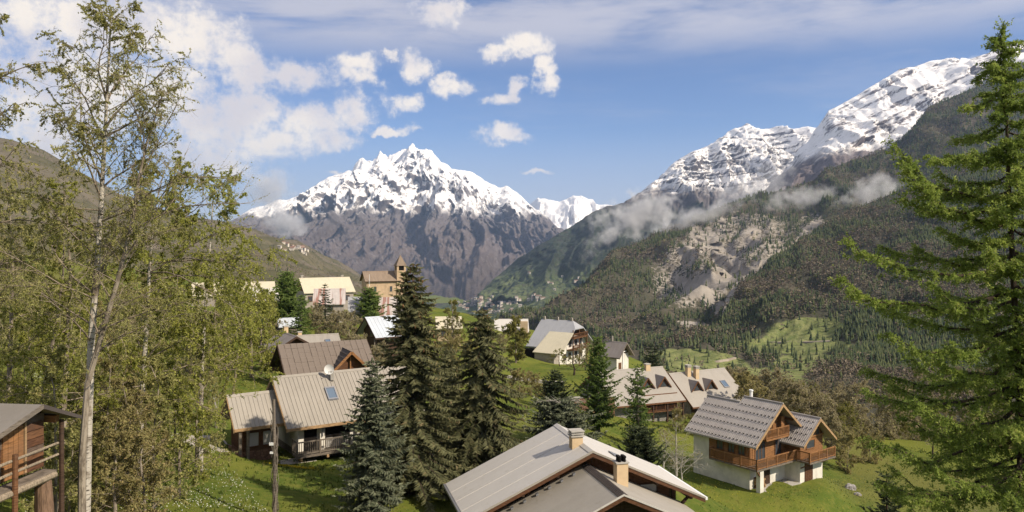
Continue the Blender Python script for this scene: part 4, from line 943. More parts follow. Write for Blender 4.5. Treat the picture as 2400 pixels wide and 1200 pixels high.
def build_near_house():
    zb = -19.5; R = (2.73, 48.05, -11.27); th = -1.32; L, w, h = 6.25, 6.85, 3.1; s = h/w
    root = thing('house', 'large house with two pale beige roofs and two chimneys at the bottom of the picture', 'house', (R[0], R[1], zb), th); H = R[2]-zb; t = .17
    wr = 6.6
    rf = MB().slab((0, 0, H), (L, 0, H), (L, -w, H-h), (0, -w, H-h), t).slab((0, .001, H), (L, .001, H), (L, wr, H-wr*s), (0, wr, H-wr*s), t).build('roof', R_pale, root)
    MB().prism([(-.02, -.22, H-.22*s+.03), (-.02, 0, H+.05), (-.02, .22, H-.22*s+.03), (-.02, 0, H+.01)], (L+.04, 0, 0)).build('ridge_cap', R_pale, rf)
    for x in (1.7, 3.3, 4.9): MB().prism([(x-.015, -.2, H-.2*s-.01), (x+.015, -.2, H-.2*s-.01), (x+.015, -w, H-h-.01), (x-.015, -w, H-h-.01)], (0, 0, .03)).build('sheet_joint', R_pale, rf)
    for e in (-w, wr): MB().prism([(L+.003, 0, H-.02), (L+.003, e, H-abs(e)*s-.02), (L+.003, e, H-abs(e)*s-.30), (L+.003, 0, H-.32)], (.05, 0, 0)).build('bargeboard', W_red, rf)
    for e in (-w, wr): MB().prism([(L+.056, 0, H+.02), (L+.056, e, H-abs(e)*s+.02), (L+.056, e, H-abs(e)*s-.09), (L+.056, 0, H-.09)], (.03, 0, 0)).build('edge_trim', R_tan, rf)
    MB().box(-.02, L+.05, wr+.003, wr+.14, H-wr*s-.16, H-wr*s-.02).build('gutter', M_whitem, rf); MB().box(-.02, L+.05, -w-.14, -w-.003, H-h-.16, H-h-.02).build('gutter', M_metal, rf)
    x1 = L-1.0
    MB().prism([(.7, -6.0, -3), (.7, 5.0, -3), (.7, 5.0, H-5.0*s-t-.01), (.7, 0, H-t-.02), (.7, -6.0, H-6.0*s-t-.01)], (x1-.7, 0, 0)).build('wall', W_dark, root)
    # vertical boarding of the gable
    a = MB(); y = -5.9
    while y < 4.9: a.box(x1, x1+.025, y, y+.19, H-3.6, H-max(abs(y), abs(y+.19))*s-t-.04); y += .2
    a.build('cladding', W_red, root, 'stuff')
    for yy in (-6.2, -3.8, -1.9, 0, 1.9, 3.8, 5.8): MB().bar((x1-.3, yy, H-abs(yy)*s-.33), (L-.06, yy, H-abs(yy)*s-.33), .16, .22).build('purlin', W_dark, rf)
    window(root, (x1+.03, 3.55, H-2.55), '+x', 1.15, .42, W_dark, M_curt, bars=0); window(root, (x1+.03, 2.1, H-1.75), '+x', .22, .26, W_grey, M_curt, bars=0)
    for yy in (-2.6, -3.9): MB().box(x1+.02, x1+.035, yy-.55, yy+.55, H-2.3+(-.6 if yy < -3 else 0), H-1.75+(-.6 if yy < -3 else 0)).build('loft_opening', M_dark, root)
    for q in (0, 1): MB().bar((x1+.1, 5.2, H-3.9), (x1+.2+q*.6, 6.0-q*.5, H-6.2*s-.35), .13).build('brace', W_dark, root)
    MB().box(x1-.1, x1+.12, 5.05, 5.27, H-6, H-5.3*s-.2).build('post', W_dark, root)
    # lower front roof
    fr = loc(root, 1381.7, 1093.3, 42.3); fz = fr.z; fy = fr.y; X0, X1 = x1+.03, x1+5.4; wl, wr2 = 6.2, 5.6; fs = .45
    rf2 = MB().slab((X0, fy, fz), (X1, fy, fz), (X1, fy-wl, fz-wl*fs), (X0, fy-wl, fz-wl*fs), .15).slab((X0, fy+.001, fz), (X1, fy+.001, fz), (X1, fy+wr2, fz-wr2*fs), (X0, fy+wr2, fz-wr2*fs), .15).build('roof', R_tan, root)
    MB().prism([(X0, fy-.26, fz-.26*fs+.03), (X0, fy, fz+.07), (X0, fy+.26, fz-.26*fs+.03), (X0, fy, fz+.01)], (X1-X0+.03, 0, 0)).build('ridge_cap', R_slabd, rf2)
    a = MB()
    for k in range(30):
        x = X0+.1+k*(X1-X0-.2)/29; a.prism([(x-.03, fy-.30, fz-.30*fs+.02), (x+.03, fy-.30, fz-.30*fs+.02), (x+.03, fy, fz+.085), (x-.03, fy, fz+.085)], (0, 0, .03))
    a.build('ridge_clip', R_slabd, rf2, 'stuff')
    for e, ww in ((-1, wl), (1, wr2)):
        MB().prism([(X1+.003, fy, fz-.02), (X1+.003, fy+e*ww, fz-ww*fs-.02), (X1+.003, fy+e*ww, fz-ww*fs-.28), (X1+.003, fy, fz-.3)], (.05, 0, 0)).build('bargeboard', W_red, rf2)
        MB().prism([(X1+.056, fy, fz+.02), (X1+.056, fy+e*ww, fz-ww*fs+.02), (X1+.056, fy+e*ww, fz-ww*fs-.07), (X1+.056, fy, fz-.07)], (.03, 0, 0)).build('edge_trim', R_pale, rf2)
    for k in range(8):                                         # row of snow stops along the wall side of the left slope
        yy = fy-.9-k*.68; MB().prism([(X0+.55, yy-.07, fz-(fy-yy)*fs+.0), (X0+.75, yy-.07, fz-(fy-yy)*fs), (X0+.75, yy+.07, fz-(fy-yy)*fs+.06), (X0+.55, yy+.07, fz-(fy-yy)*fs+.06)], (0, 0, .09)).build('snow_stop', M_metal, rf2)
    MB().prism([(X0+.1, fy-5.5, -3), (X0+.1, fy+4.8, -3), (X0+.1, fy+4.8, fz-4.8*fs-.17), (X0+.1, fy, fz-.18), (X0+.1, fy-5.5, fz-5.5*fs-.17)], (X1-X0-1.0, 0, 0)).build('wall', W_dark, root)
    a = MB(); y = fy-5.4
    while y < fy+4.7: a.box(X1-.9, X1-.87, y, y+.19, fz-4.5, fz-max(abs(y-fy), abs(y+.19-fy))*fs-.2); y += .2
    a.build('cladding', W_dark, root, 'stuff')
    # chimneys: broad one on the high roof, tall one in front of the gable
    c = loc(root, 1350, 1052, 43.6); chimney(root, c.x, c.y, c.z-1.2, c.z+.72, .55, .62, P_chim)
    c = loc(root, 1455, 1128, 40.9); chimney(root, c.x, c.y, c.z-1.5, c.z+.98, .5, .62, P_chim, style='pots')
    c = loc(root, 1447, 1058, 44.5); MB().prism([(c.x-.5, c.y-.35, H-(c.y-.35)*s+.0), (c.x+.5, c.y-.35, H-(c.y-.35)*s), (c.x+.5, c.y+.35, H-(c.y+.35)*s), (c.x-.5, c.y+.35, H-(c.y+.35)*s)], (0, 0, .09)).build('roof_hatch', M_metal, rf)

def build_row_houses():
    zb = -25.0
    for q, (R, th, L, w, h, lb) in enumerate((((11.0, 106.6, -17.9), .40, 11.0, 5.6, 3.7, 'beige roofed row house with dormers half hidden behind two larches'), ((22.38, 112.6, -19.2), .50, 10.6, 5.1, 3.9, 'beige roofed row house with two dormers and two chimneys at the end of the row'))):
        r = gable_house('row_house', lb, R, th, L, w, h, zb, R_row, S_grey, None, 'house', 'beige row houses above the lawn', ov=.5, eo=1.2, barge=W_mid, t=.2); H = r['H']; s = h/w; yf = -(w-1.2)
        if q == 0:
            dormer(r, 9.0, 3.3, 1.9, H, s, R_grey, W_red, 1.35); dormer(r, 6.4, 3.3, 1.9, H, s, R_grey, W_red, 1.35); chimney(r, 8.3, -.3, H-1, H+.5, .7, .6, P_chim, style='cap')
            MB().box(5.0, L-.2, yf-1.0, yf, 2.1, 2.25).build('balcony_floor', W_mid, r); rail(r, [(5.0, yf-.95, 2.25), (L-.3, yf-.95, 2.25)], .95, W_red, .14); MB().box(5.2, L-.6, yf-.03, yf, 2.3, 4.3).build('upper_wall', W_mid, r)
            for x in (6.4, 7.9, 9.4): window(r, (x, yf-.04, 3.3), '-y', .9, 1.3, W_red)
            for x in (6.0, 8.2, L-.3): MB().box(x-.1, x+.1, yf-1.05, yf-.85, -.5, H-h-.1).build('post', W_dark, r)
            MB().prism([(8.6, yf-.02, -.3), (10.0, yf-.02, -.3)]+[(9.3+.7*math.cos(a), yf-.02, .7+.7*math.sin(a)) for a in np.linspace(0, 3.1416, 9)], (0, .03, 0)).build('arched_doorway', M_dark, r)
        else:
            dormer(r, 2.6, 2.9, 1.9, H, s, R_grey, W_red, 1.3); dormer(r, 5.2, 2.9, 1.9, H, s, R_grey, W_red, 1.3); skylight(r, 8.3, 2.0, H+.02, s, .8, .9)
            chimney(r, 3.1, -.5, H-1.2, H+.75, .62, .6, P_chim, style='slab'); chimney(r, 4.2, -1.0, H-2, H+.55, .6, .6, P_chim, style='slab')
            for x in (2.6, 4.6, 8.0): window(r, (x, yf-.01, 1.0), '-y', .9, 1.0, W_red)
            for x in (1.2, 6.2): door(r, (x, yf-.0, -.3), '-y', 1.1, 2.0, W_dark)
    # paved yard wall at the left end of the row
    r = thing('retaining_wall', 'low reddish retaining wall behind the slim larch', 'wall', tuple(P(1330, 935, 98)), .25)
    MB().box(0, 6.2, -.2, .2, -2.5, .05).build('wall', S_brick, r); MB().box(-.1, 6.3, -.27, .27, .05, .17).build('coping', M_conc, r)

def build_farmhouse():
    zb = -25.3; R = (6.32, 167.79, -16.96); L, w, h = 9.0, 6.6, 5.0
    r = thing('farmhouse', 'big whitewashed farmhouse with grey metal half hipped roof on the green meadow', 'farmhouse', (R[0], R[1], zb), -.56); H = R[2]-zb; s = h/w; hp = 1.9; t = .2
    zh = H-hp*s
    rf = MB().prism([(0, 0, H), (L-1.5, 0, H), (L, -hp, zh), (L, -w, H-h), (0, -w, H-h)], (0, 0, -t)).prism([(0, 0, H), (L-1.5, 0, H), (L, hp, zh), (L, w, H-h), (0, w, H-h)], (0, 0, -t)).prism([(L-1.5, 0, H), (L, -hp, zh), (L, hp, zh)], (0, 0, -t)).build('roof', R_steel, r)
    MB().prism([(3.6, -2.9, H-2.9*s+.05), (L+.15, -2.9, H-2.9*s+.05), (L+.15, -w-1.5, H-(w+1.2)*s+.03), (2.5, -w-1.5, H-(w+1.2)*s+.03)], (0, 0, -.12)).build('lean_to_roof', R_cream, r)
    MB().prism([(.6, -w+.8, -3), (.6, w-.8, -3), (.6, w-.8, H-(w-.8)*s-t), (.6, 0, H-t-.02), (.6, -w+.8, H-(w-.8)*s-t)], (L-2.2, 0, 0)).build('wall', P_white, r)
    x1 = L-1.58
    MB().prism([(x1, -3.6, 5.2), (x1, 3.6, 5.2), (x1, 1.9, zh-.25), (x1, -1.9, zh-.25)], (.05, 0, 0)).build('gable_wall', W_mid, r)
    MB().box(2.8, L-1.7, -w-1.2, -w+.8, -3, H-(w+1.0)*s).build('shed_wall', P_grey, r); MB().box(-.3, 2.7, -w-.2, -w+.79, -2.5, 2.8).build('barn_opening', M_dark, r)
    for z, y0, y1 in ((2.6, -2.6, 4.6), (5.0, -2.8, 3.6)):
        MB().box(x1, L+.1, y0, y1, z-.15, z).build('balcony_floor', W_mid, r); rail(r, [(L+.05, y0, z), (L+.05, y1, z)], .9, W_mid, .16)
    for y in (-1.2, 1.4, 3.4): window(r, (x1+.05, y, 3.8), '+x', .9, 1.3, W_red)
    for y in (-3.6, -1.4, 1.4, 3.6): window(r, (x1+.05, y, 1.2), '+x', .8, 1.2, W_red)
    for y in (-1.1, 1.1): window(r, (x1+.06, y, 6.1), '+x', .8, 1.1, W_mid)
    for y in (-2.7, 0, 3.5): MB().box(L-.15, L+.0, y-.08, y+.08, -1, zh-.2 if abs(y) < 3 else H-abs(y)*s-.3).build('post', W_mid, r)
    for x in (.7, 3.9, 7.2): MB().box(x-.18, x+.18, -.18, .18, H-.3, H+.6).build('chimney', P_grey, r)
    # gabled store with a white cross beam
    g = gable_house('gabled_store', 'small grey roofed house with a white cross beam in its gable', (16.9, 140.6, -18.1), -.71, 4.2, 2.4, 2.45, -23.6, R_grey, P_white, W_dark, 'house', ov=.9, eo=.5, barge=W_grey, t=.14); H = g['H']
    MB().box(3.35, 3.45, -.09, .09, .3, H-.4).build('cross_post', M_whitem, g); MB().box(3.36, 3.44, -1.0, 1.0, H-1.75, H-1.57).build('cross_beam', M_whitem, g); door(g, (3.3, -.9, 0), '+x', .9, 2.0, W_mid)
    MB().box(1.0, 1.25, -.1, .15, H-.5, H+.9).build('chimney', P_grey, g)

def build_village():
    # church
    zb = -17.2
    r = gable_house('church', 'ochre church with stone slate roof and pointed bell tower on the village edge', (-42.81, 225.74, -9.27), .42, 10.4, 3.4, 2.75, zb, R_lauze, P_ochre, None, 'church', ov=.55, eo=.45, barge=W_dark, t=.2); H = r['H']
    tx, tw = 10.6, 1.32; tz = H+1.55
    MB().box(tx-tw, tx+tw, -3.25, -3.25+2*tw, -2.5, tz-1.35).build('tower', P_ochre, r)
    a = MB()
    for sx in (-1, 1):
        for sy in (-1, 1): a.box(tx+sx*tw-(.55 if sx > 0 else 0), tx+sx*tw+(0 if sx > 0 else .55), -3.25+tw+sy*tw-(.55 if sy > 0 else 0), -3.25+tw+sy*tw+(0 if sy > 0 else .55), tz-1.35, tz)
    a.build('belfry', P_ochre, r, 'stuff'); MB().box(tx-tw+.3, tx+tw-.3, -2.95, -3.55+2*tw, tz-1.34, tz-.02).build('belfry_opening', M_dark, r)
    e = tw+.22; cy = -3.25+tw; MB().pts([(tx-e, cy-e, tz), (tx+e, cy-e, tz), (tx+e, cy+e, tz), (tx-e, cy+e, tz), (tx, cy, tz+3.2)], [(0, 1, 4), (1, 2, 4), (2, 3, 4), (3, 0, 4), (3, 2, 1, 0)]).build('spire', R_lauze, r)
    MB().box(tx-.04, tx+.04, cy-.04, cy+.04, tz+3.1, tz+3.9).box(tx-.25, tx+.25, cy-.035, cy+.035, tz+3.45, tz+3.53).build('cross', M_metal, r)
    for x in (3.0, 7.6):
        window(r, (x, -2.96, 2.9), '-y', .7, 1.5, P_tan, bars=0)
    MB().tube([(1.2, -3.4, 1.0), (1.2, -3.4, 7.2)], .06, 6).build('lightning_rod', M_whitem, r)
    # houses round it: label, ridge start, heading, length, half width, drop, base, roof, wall
    lst = [('village_house', 'grey stone house with a big cream metal roof left of the church', (-45.94, 170.21, -8.47), .51, 11.2, 4.3, 2.95, -15.5, R_cream, P_grey, W_mid),
           ('village_house', 'stone house with rust streaked metal roof below the cream roofed house', (-37.35, 148.67, -9.41), .20, 5.9, 4.0, 2.6, -14.8, R_rust, P_grey, None),
           ('village_shed', 'low grey sheet roofed shed between the rusty roof and the larch', (-31.6, 152.0, -11.2), .2, 3.6, 3.2, 2.5, -14.8, R_steel, P_grey, None),
           ('village_house', 'rust streaked roof half hidden behind the tall cone laden spruce', (-26.2, 155.0, -11.5), .15, 7.5, 4.6, 3.6, -16.5, R_rust, P_grey, None),
           ('barn', 'dark timber barn with whitish metal roof behind the tall spruces', (-20.51, 110.18, -10.95), .66, 8.2, 3.1, 2.6, -16.3, R_white, W_dark, None),
           ('chalet', 'dark brown gabled chalet behind the brown slab roof', (-28.6, 98.0, -11.45), -1.0, 6.0, 2.9, 1.7, -16.0, R_grey, W_red, None),
           ('house', 'beige roofed house with small chimney above the brown slab roof', (-27.0, 99.0, -12.1), .40, 5.2, 3.2, 1.6, -16.0, R_beige, P_grey, None),
           ('shed', 'small shed with pale tin roof under the larches', (-38.2, 128.0, -12.9), .5, 3.6, 1.7, 1.2, -15.5, R_white, W_grey, None),
           ('village_house', 'long cream roofed house seen through the birch branches', (-76.0, 187.0, -10.4), .32, 19.0, 4.6, 2.9, -15.5, R_cream, P_grey, None),
           ('village_house', 'tan walled house with pale roof left of the tall larches', (-59.5, 178.0, -11.2), .40, 6.5, 3.6, 2.6, -16.5, R_pale, P_tan, None),
           ('barn', 'low barn with white metal roof behind the birch trunk', (-62.0, 137.0, -13.4), .15, 8.6, 3.0, 1.9, -16.5, R_white, S_grey, None),
           ('house', 'tan house peeking out right of the tallest spruce', (-14.6, 150.0, -14.8), .15, 5.0, 3.0, 1.9, -20.5, R_cream, P_tan, None),
           ('house', 'long pale roofed house behind the round yellow green tree', (-4.2, 185.0, -18.8), .05, 8.0, 4.2, 3.0, -25.0, R_pale, P_tan, None)]
    for k, (nm, lb, R, th, L, w, h, zb, rm, wm, gm) in enumerate(lst):
        r = gable_house(nm, lb, R, th, L, w, h, zb, rm, wm, gm, nm.split('_')[-1] if nm != 'chalet' else 'chalet', ov=.35 if k not in (4, 5) else .9, eo=.4 if k not in (4, 5) else 1.0, barge=W_dark if k in (4, 5) else (W_grey if k == 12 else None), t=.15, seam=.55 if rm in (R_rust, R_white) else 0)
        H = r['H']; yf = -(w-.4)
        if k == 0:
            for x in (1.4, 4.0, 6.5, 9.5): window(r, (x, yf, H-h-1.3), '-y', .8, 1.0, W_mid)
            chimney(r, .7, .4, H-1, H+.5, .5, .5, P_grey, style='cap'); chimney(r, 9.6, .4, H-1, H+.35, .5, .5, P_grey, style='cap')
        elif k in (1, 3):
            for x in (1.2, 3.2): window(r, (x, yf, H-h-.9), '-y', .8, .9, W_mid)
        elif k == 4:
            window(r, (.88, -.3, H-2.2), '-x', .9, 1.0, W_mid); MB().box(1.2, 2.0, -2.15, -2.1, 0, 2.0).build('doorway', M_dark, r)
            MB().bar((.1, -2.6, .2), (.1, -2.6, H-2.6), .14).build('post', W_grey, r)
        elif k == 5: chimney(r, 1.0, .2, H-1, H+.65, .5, .5, P_chim, style='cap')
        elif k == 6: chimney(r, .4, .2, H-1, H+.35, .45, .45, P_chim, style='cap'); skylight(r, 3.6, 1.3, H+.02, h/w, .5, .6)
        elif k == 8: chimney(r, 5, .4, H-1, H+.5, .5, .5, P_grey, style='cap'); [window(r, (x, yf, H-h-1.1), '-y', .8, .9, W_mid) for x in (2, 6, 10, 14, 17)]
        elif k == 12: MB().box(5.9, 7.6, yf-.9, yf+.05, -1, H-.1).build('stair_tower', P_tan, r); [window(r, (x, yf, H-h-1.0), '-y', .8, 1.0, W_mid) for x in (1.5, 3.8)]
        elif k in (9, 11): [window(r, (x, yf, H-h-1.0), '-y', .8, 1.0, W_mid) for x in (1.4, 3.4)]

def build_hut():
    """log cabin on stilts at the left edge"""
    zb = -9.6; th = -.12
    r = thing('log_cabin', 'dark log cabin on stilts with orange plank door and rough pole railing', 'cabin', tuple(Vector((-18.9, 28.2, zb))), th)
    # ridge end in view
    ap = loc(r, 100, 948, 24.2); H = ap.z; L = ap.x; yc = ap.y; wl, wr, s, sr = 3.3, 1.75, .28, .42
    MBs = MB().slab((L-6, yc, H), (L, yc, H), (L, yc-wl, H-wl*s), (L-6, yc-wl, H-wl*s), .09).slab((L-6, yc+.001, H), (L, yc+.001, H), (L, yc+wr, H-wr*sr), (L-6, yc+wr, H-wr*sr), .09)
    rf = MBs.build('roof', R_hut, r)
    MB().prism([(L+.003, yc, H+.01), (L+.003, yc-wl, H-wl*s+.01), (L+.003, yc-wl, H-wl*s-.13), (L+.003, yc, H-.13)], (.04, 0, 0)).build('bargeboard', W_grey, rf); MB().prism([(L+.003, yc, H+.01), (L+.003, yc+wr, H-wr*sr+.01), (L+.003, yc+wr, H-wr*sr-.10), (L+.003, yc, H-.13)], (.04, 0, 0)).build('bargeboard', R_slabd, rf)
    x1 = L-.6; dz = H-2.15
    MB().prism([(x1-4, yc-2.7, dz), (x1-4, yc+.8, dz), (x1-4, yc+.8, H-.8*sr-.1), (x1-4, yc, H-.12), (x1-4, yc-2.7, H-2.7*s-.1)], (4, 0, 0)).build('wall', W_dark, r); rg = random.Random(8)
    MB().box(x1-3.8, x1-.2, yc-2.5, yc-2.3, -1, dz-.12).build('log_store', W_dark, r)
    w_ = [c for c in r.children if c.name.startswith('wall')][0]
    pm = [W_red, W_mid, wood('reddish plank', (.12, .056, .030)), wood('grey red plank', (.13, .09, .068))]
    z = dz
    while z < H-.3:                                             # hewn horizontal planks right of the door and left of it
        for a_, b_ in ((-.06, .78), (-2.65, -.99)):
            y0, y1 = max(a_, -(H-z-.32)/s), min(b_, (H-z-.32)/sr)
            if y1-y0 > .15: MB().box(x1, x1+rg.uniform(.03, .06), yc+y0, yc+y1, z+.012, z+.24).build('plank', pm[1+rg.randrange(3)], w_)
        z += .25
    dr = MB().box(x1, x1+.03, yc-.96, yc-.10, dz+.02, dz+1.55).build('door', W_orange, r)
    for k in range(4): MB().box(x1+.03, x1+.055, yc-.945+k*.21, yc-.75+k*.21, dz+.04, dz+1.53).build('plank', W_orange, dr)
    MB().box(x1+.03, x1+.09, yc-.095, yc-.02, dz, dz+1.6).build('door_post', W_light, r); MB().box(x1-.5, x1+.25, yc+1.0, yc+1.2, H-.80, H-.58).build('beam_end', W_orange, r)
    # deck of rough planks on poles
    for k in range(4): MB().bar((x1+.09+k*.13, yc-3.3, dz-.1-.02*(k % 2)), (x1+.09+k*.13, yc+.7, dz-.08), .125, .07).build('deck_plank', W_grey, r)
    MB().tube([(x1+.56, yc-3.6, dz-.22), (x1+.56, yc+.6, dz-.17)], [.11, .10], 8).build('deck_log', W_pole, r)
    for zz in (.42, .78): MB().tube([(x1+.56, yc-3.6, dz+zz-.1), (x1+.58, yc-1.2, dz+zz-.02), (x1+.55, yc+.75, dz+zz)], [.05, .045, .04], 7).build('rail_pole', W_pole, r)
    MB().tube([(x1+.66, yc-1.25, -1.0), (x1+.64, yc-1.2, dz*.5), (x1+.66, yc-1.2, dz+.95)], [.10, .085, .075], 8).build('rail_post', W_mid, r)
    MB().tube([(x1+.40, yc+.35, -1.5), (x1+.38, yc+.35, dz*.5), (x1+.36, yc+.32, dz-.12)], [.34, .27, .23], 12).build('stilt', wood('bark brown log', (.20, .125, .08), axis=(8, 8, 1)), r); MB().tube([(x1-2.5, yc+.45, -1.5), (x1-2.5, yc+.4, dz-.1)], [.25, .22], 10).build('stilt', W_pole, r); MB().tube([(x1+.3, yc+1.25, -1.5), (x1+.3, yc+1.25, H-.75)], [.09, .07], 8).build('stilt', W_dark, r)
    MB().box(x1-3.5, x1-3.3, yc-3, yc+.6, -2, dz-.1).build('back_wall', W_dark, r)
    for k in range(5): MB().tube([(x1+.2-k*.05, yc-2.6+k*.1, .15+k*.22), (x1-.4, yc-1.2, .15+k*.22)], .10, 7).build('stored_log', W_grey, r)

def build_poles():
    for (px, pt, pb, D, lean, lb, vine) in ((645, 936, 1225, 40.0, .012, 'tall weathered pole wound with dry creeper in front of the white chalet', True), (540, 826, 940, 66.0, -.12, 'pale leaning pole beside the timber annex', False)):
        a = P(px, pt, D); b = P(px, pb, D); zg = gz1(a.x, a.y)
        o = thing('wooden_pole', lb, 'pole', (a.x, a.y, zg)); hh = a.z-zg
        MB().tube([(0-lean*hh*.0, 0, -.6), (lean*hh*-.5, 0, hh*.5), (-lean*hh, 0, hh)], [.10, .09, .075] if vine else [.12, .105, .09], 9).build('shaft', W_pole if not vine else W_grey, o)
        if vine:
            rg = random.Random(3); v = MB()
            for k in range(7):
                ph = rg.uniform(0, 6.28); r0 = .11; pth = []; top = hh*rg.uniform(.55, .95)
                for q in range(16):
                    z = top*q/15; ph += rg.uniform(-.2, .7); rr = r0+rg.uniform(-.03, .09); pth.append((rr*math.cos(ph)-lean*z, rr*math.sin(ph), z))
                v.tube(pth, .018, 4)
            v.build('creeper', W_grey, o, 'stuff'); MB().box(-.28, -.06, -.10, .02, hh*.62, hh*.62+.14).build('bracket', M_whitem, o); MB().box(-.24, -.08, -.1, .02, hh*.55, hh*.55+.10).build('insulator', M_whitem, o)
    # boundary wall and lane below the farmhouse meadow
    r = thing('lane_wall', 'low stone wall edging the lane under the farmhouse meadow', 'wall'); a = MB(); c = MB()
    pts = [P(px, py, D) for px, py, D in ((1185, 0, 117), (1215, 0, 119), (1250, 0, 121), (1285, 0, 122), (1320, 0, 124))]
    pts = [Vector((p.x, p.y, gz1(p.x, p.y)+.35)) for p in pts]
    for p0, p1 in zip(pts[:-1], pts[1:]): a.bar(p0-Vector((0, 0, .9)), p1-Vector((0, 0, .9)), .4, 1.9); c.bar(p0+Vector((0, 0, .1)), p1+Vector((0, 0, .1)), .5, .09)
    a.build('wall', S_grey, r); c.build('coping', M_conc, r)
    # boulders and stones lying about
    rg = random.Random(7)
    for (px, py, D, s, lb) in ((1993, 1157, 82, .55, 'grey boulder in the grass right of the timber chalet'), (2010, 1163, 80, .35, 'small pale stone beside the grey boulder'), (20, 1195, 24, .45, 'pale rock under the log cabin')):
        p = P(px, py, D); bm = bmesh.new(); bmesh.ops.create_icosphere(bm, subdivisions=3, radius=s)
        co = np.array([v.co[:] for v in bm.verts]); n = fbm(co/s*1.3+px, 3)
        for v, k in zip(bm.verts, n): v.co *= 1+.35*k; v.co.z *= .65
        me = bpy.data.meshes.new('boulder'); bm.to_mesh(me); bm.free(); me.materials.append(mottled((.30, .28, .25), (.18, .165, .15), 3, name='boulder rock', bump=.5)); o = link('boulder', me, None, (p.x, p.y, gz1(p.x, p.y)+s*.15)); tag(o, lb, 'boulder')

def far_house_mesh(k):
    rg = random.Random(k); l, w, hw, hr = rg.uniform(6, 9), rg.uniform(3.2, 4.5), rg.uniform(5, 8), rg.uniform(2, 3.2); a = MB()
    a.prism([(-l, -w, -6), (-l, w, -6), (-l, w, hw), (-l, -w, hw)], (2*l, 0, 0)); nf = len(a.f)
    a.prism([(-l-.8, -w-.8, hw-.4), (-l-.8, w+.8, hw-.4), (-l-.8, 0, hw+hr)], (2*l+1.6, 0, 0)); nr = len(a.f)
    for x in (-l*.6, 0, l*.6):
        for z in (hw*.3, hw*.65): a.box(x-.6, x+.6, -w-.08, -w+.02, z-.7, z+.7)
    me = a.mesh('far_house', plaster('far render', (.62, .56, .47))); me.materials.append(sheet('far roof %d' % (k % 3), [(.20, .16, .14), (.33, .30, .28), (.24, .14, .10)][k % 3])); me.materials.append(M_dark)
    me.polygons.foreach_set('material_index', [0 if i < nf else 1 if i < nr else 2 for i in range(len(me.polygons))]); return me
def build_far_houses():
    ms = [far_house_mesh(k) for k in range(6)]; rg = random.Random(21)
    VG, HG = np.concatenate([VALLEY.reshape(-1, 3), CFLANK]), HILL.reshape(-1, 3); vu, vv = pix(VG); hu, hv = pix(HG)
    def place(px, py, u, v, G, dmax, lb, grp, sc=1.0):
        m_ = G[:, 1] < dmax; i = np.argmin((u-px)**2+(v-py)**2+G[:, 1]*.02+np.where(m_, 0, 1e9)); p = G[i]; D = p[1]
        o = link('far_house', ms[rg.randrange(6)], None, ((px-CX)/F*D, D, p[2]+1), (0, 0, rg.uniform(-.8, .8))); o.scale = [sc*rg.uniform(.8, 1.25)]*3; tag(o, lb, 'house', grp)
    spots = []
    for (cx, cy, sx, sy, n, a) in ((1105, 714, 22, 12, 34, -8), (1125, 702, 14, 5, 10, 0), (1170, 713, 30, 7, 16, -10), (1160, 732, 16, 10, 10, 30), (1190, 728, 20, 4, 6, 0), (1215, 705, 10, 3, 6, 0), (1250, 697, 14, 4, 8, 0)):
        for _ in range(n): spots.append((cx+rg.gauss(0, sx), cy+rg.gauss(0, sy)))
    for px, py in spots:
        if px > 1060 and py > 690: place(px, py, vu, vv, VG, 6000, 'tiny far house of the town on the valley floor', 'far houses of the valley town', 1.05)
    for px, py in ((1285, 662), (1292, 665), (1318, 649), (1356, 653), (1350, 660), (1240, 640), (1300, 680)): place(px, py, vu, vv, VG, 9000, 'tiny lone far farm on the green valley side', 'far farms on the valley side', 1.0)
    for k in range(20):
        px = rg.uniform(655, 722); place(px, 577+(px-655)*.2+rg.uniform(-6, 8), hu, hv, HG, 3200, 'tiny far house of the hamlet on the brown hillside', 'far houses of the hillside hamlet', .62)
# ------------------------------------------------------------------ vegetation
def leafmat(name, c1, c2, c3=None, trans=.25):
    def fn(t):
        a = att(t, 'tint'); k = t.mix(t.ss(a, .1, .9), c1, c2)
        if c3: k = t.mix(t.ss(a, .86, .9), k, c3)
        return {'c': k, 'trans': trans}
    return mat(name, fn, .7, .2)
def barkmat(name, c, c2, sc=(6, 6, 2)):
    def fn(t):
        p = objc(t); n = t.noise(t.mul(p, sc), 1.0, 5, .65)
        return {'c': t.mix(t.ss(n, .4, .62), c, c2), 'h': n, 's': .6, 'd': .03}
    return mat(name, fn, .95, .1)
def M_birch():
    def fn(t):
        p = objc(t); n = t.noise(t.mul(p, (2.5, 2.5, 16)), 1.0, 4, .7); n2 = t.noise(t.mul(p, (1, 1, .8)), 1.2, 4, .6)
        c = t.mix(t.ss(n, .54, .62), (.42, .38, .32), (.055, .045, .036)); c = t.mix(t.ss(n2, .49, .62), c, (.14, .11, .08))
        return {'c': c, 'h': n, 's': .4, 'd': .02}
    return mat('birch bark', fn, .9, .15)
B_birch = M_birch(); B_grey = barkmat('grey brown bark', (.29, .245, .19), (.13, .105, .08)); B_dark = barkmat('dark bark', (.075, .055, .040), (.035, .026, .02)); B_twig = barkmat('brown twigs', (.25, .205, .15), (.15, .12, .09)); B_dead = barkmat('dead grey wood', (.36, .33, .28), (.22, .20, .17))
L_birch = leafmat('young birch leaves', (.25, .25, .080), (.43, .41, .15), (.45, .39, .16), .5); L_bgreen = leafmat('fresh green leaves', (.215, .235, .046), (.42, .415, .095), None, .5); L_olive = leafmat('olive brown young leaves', (.24, .21, .085), (.39, .34, .135), (.38, .29, .13), .5)
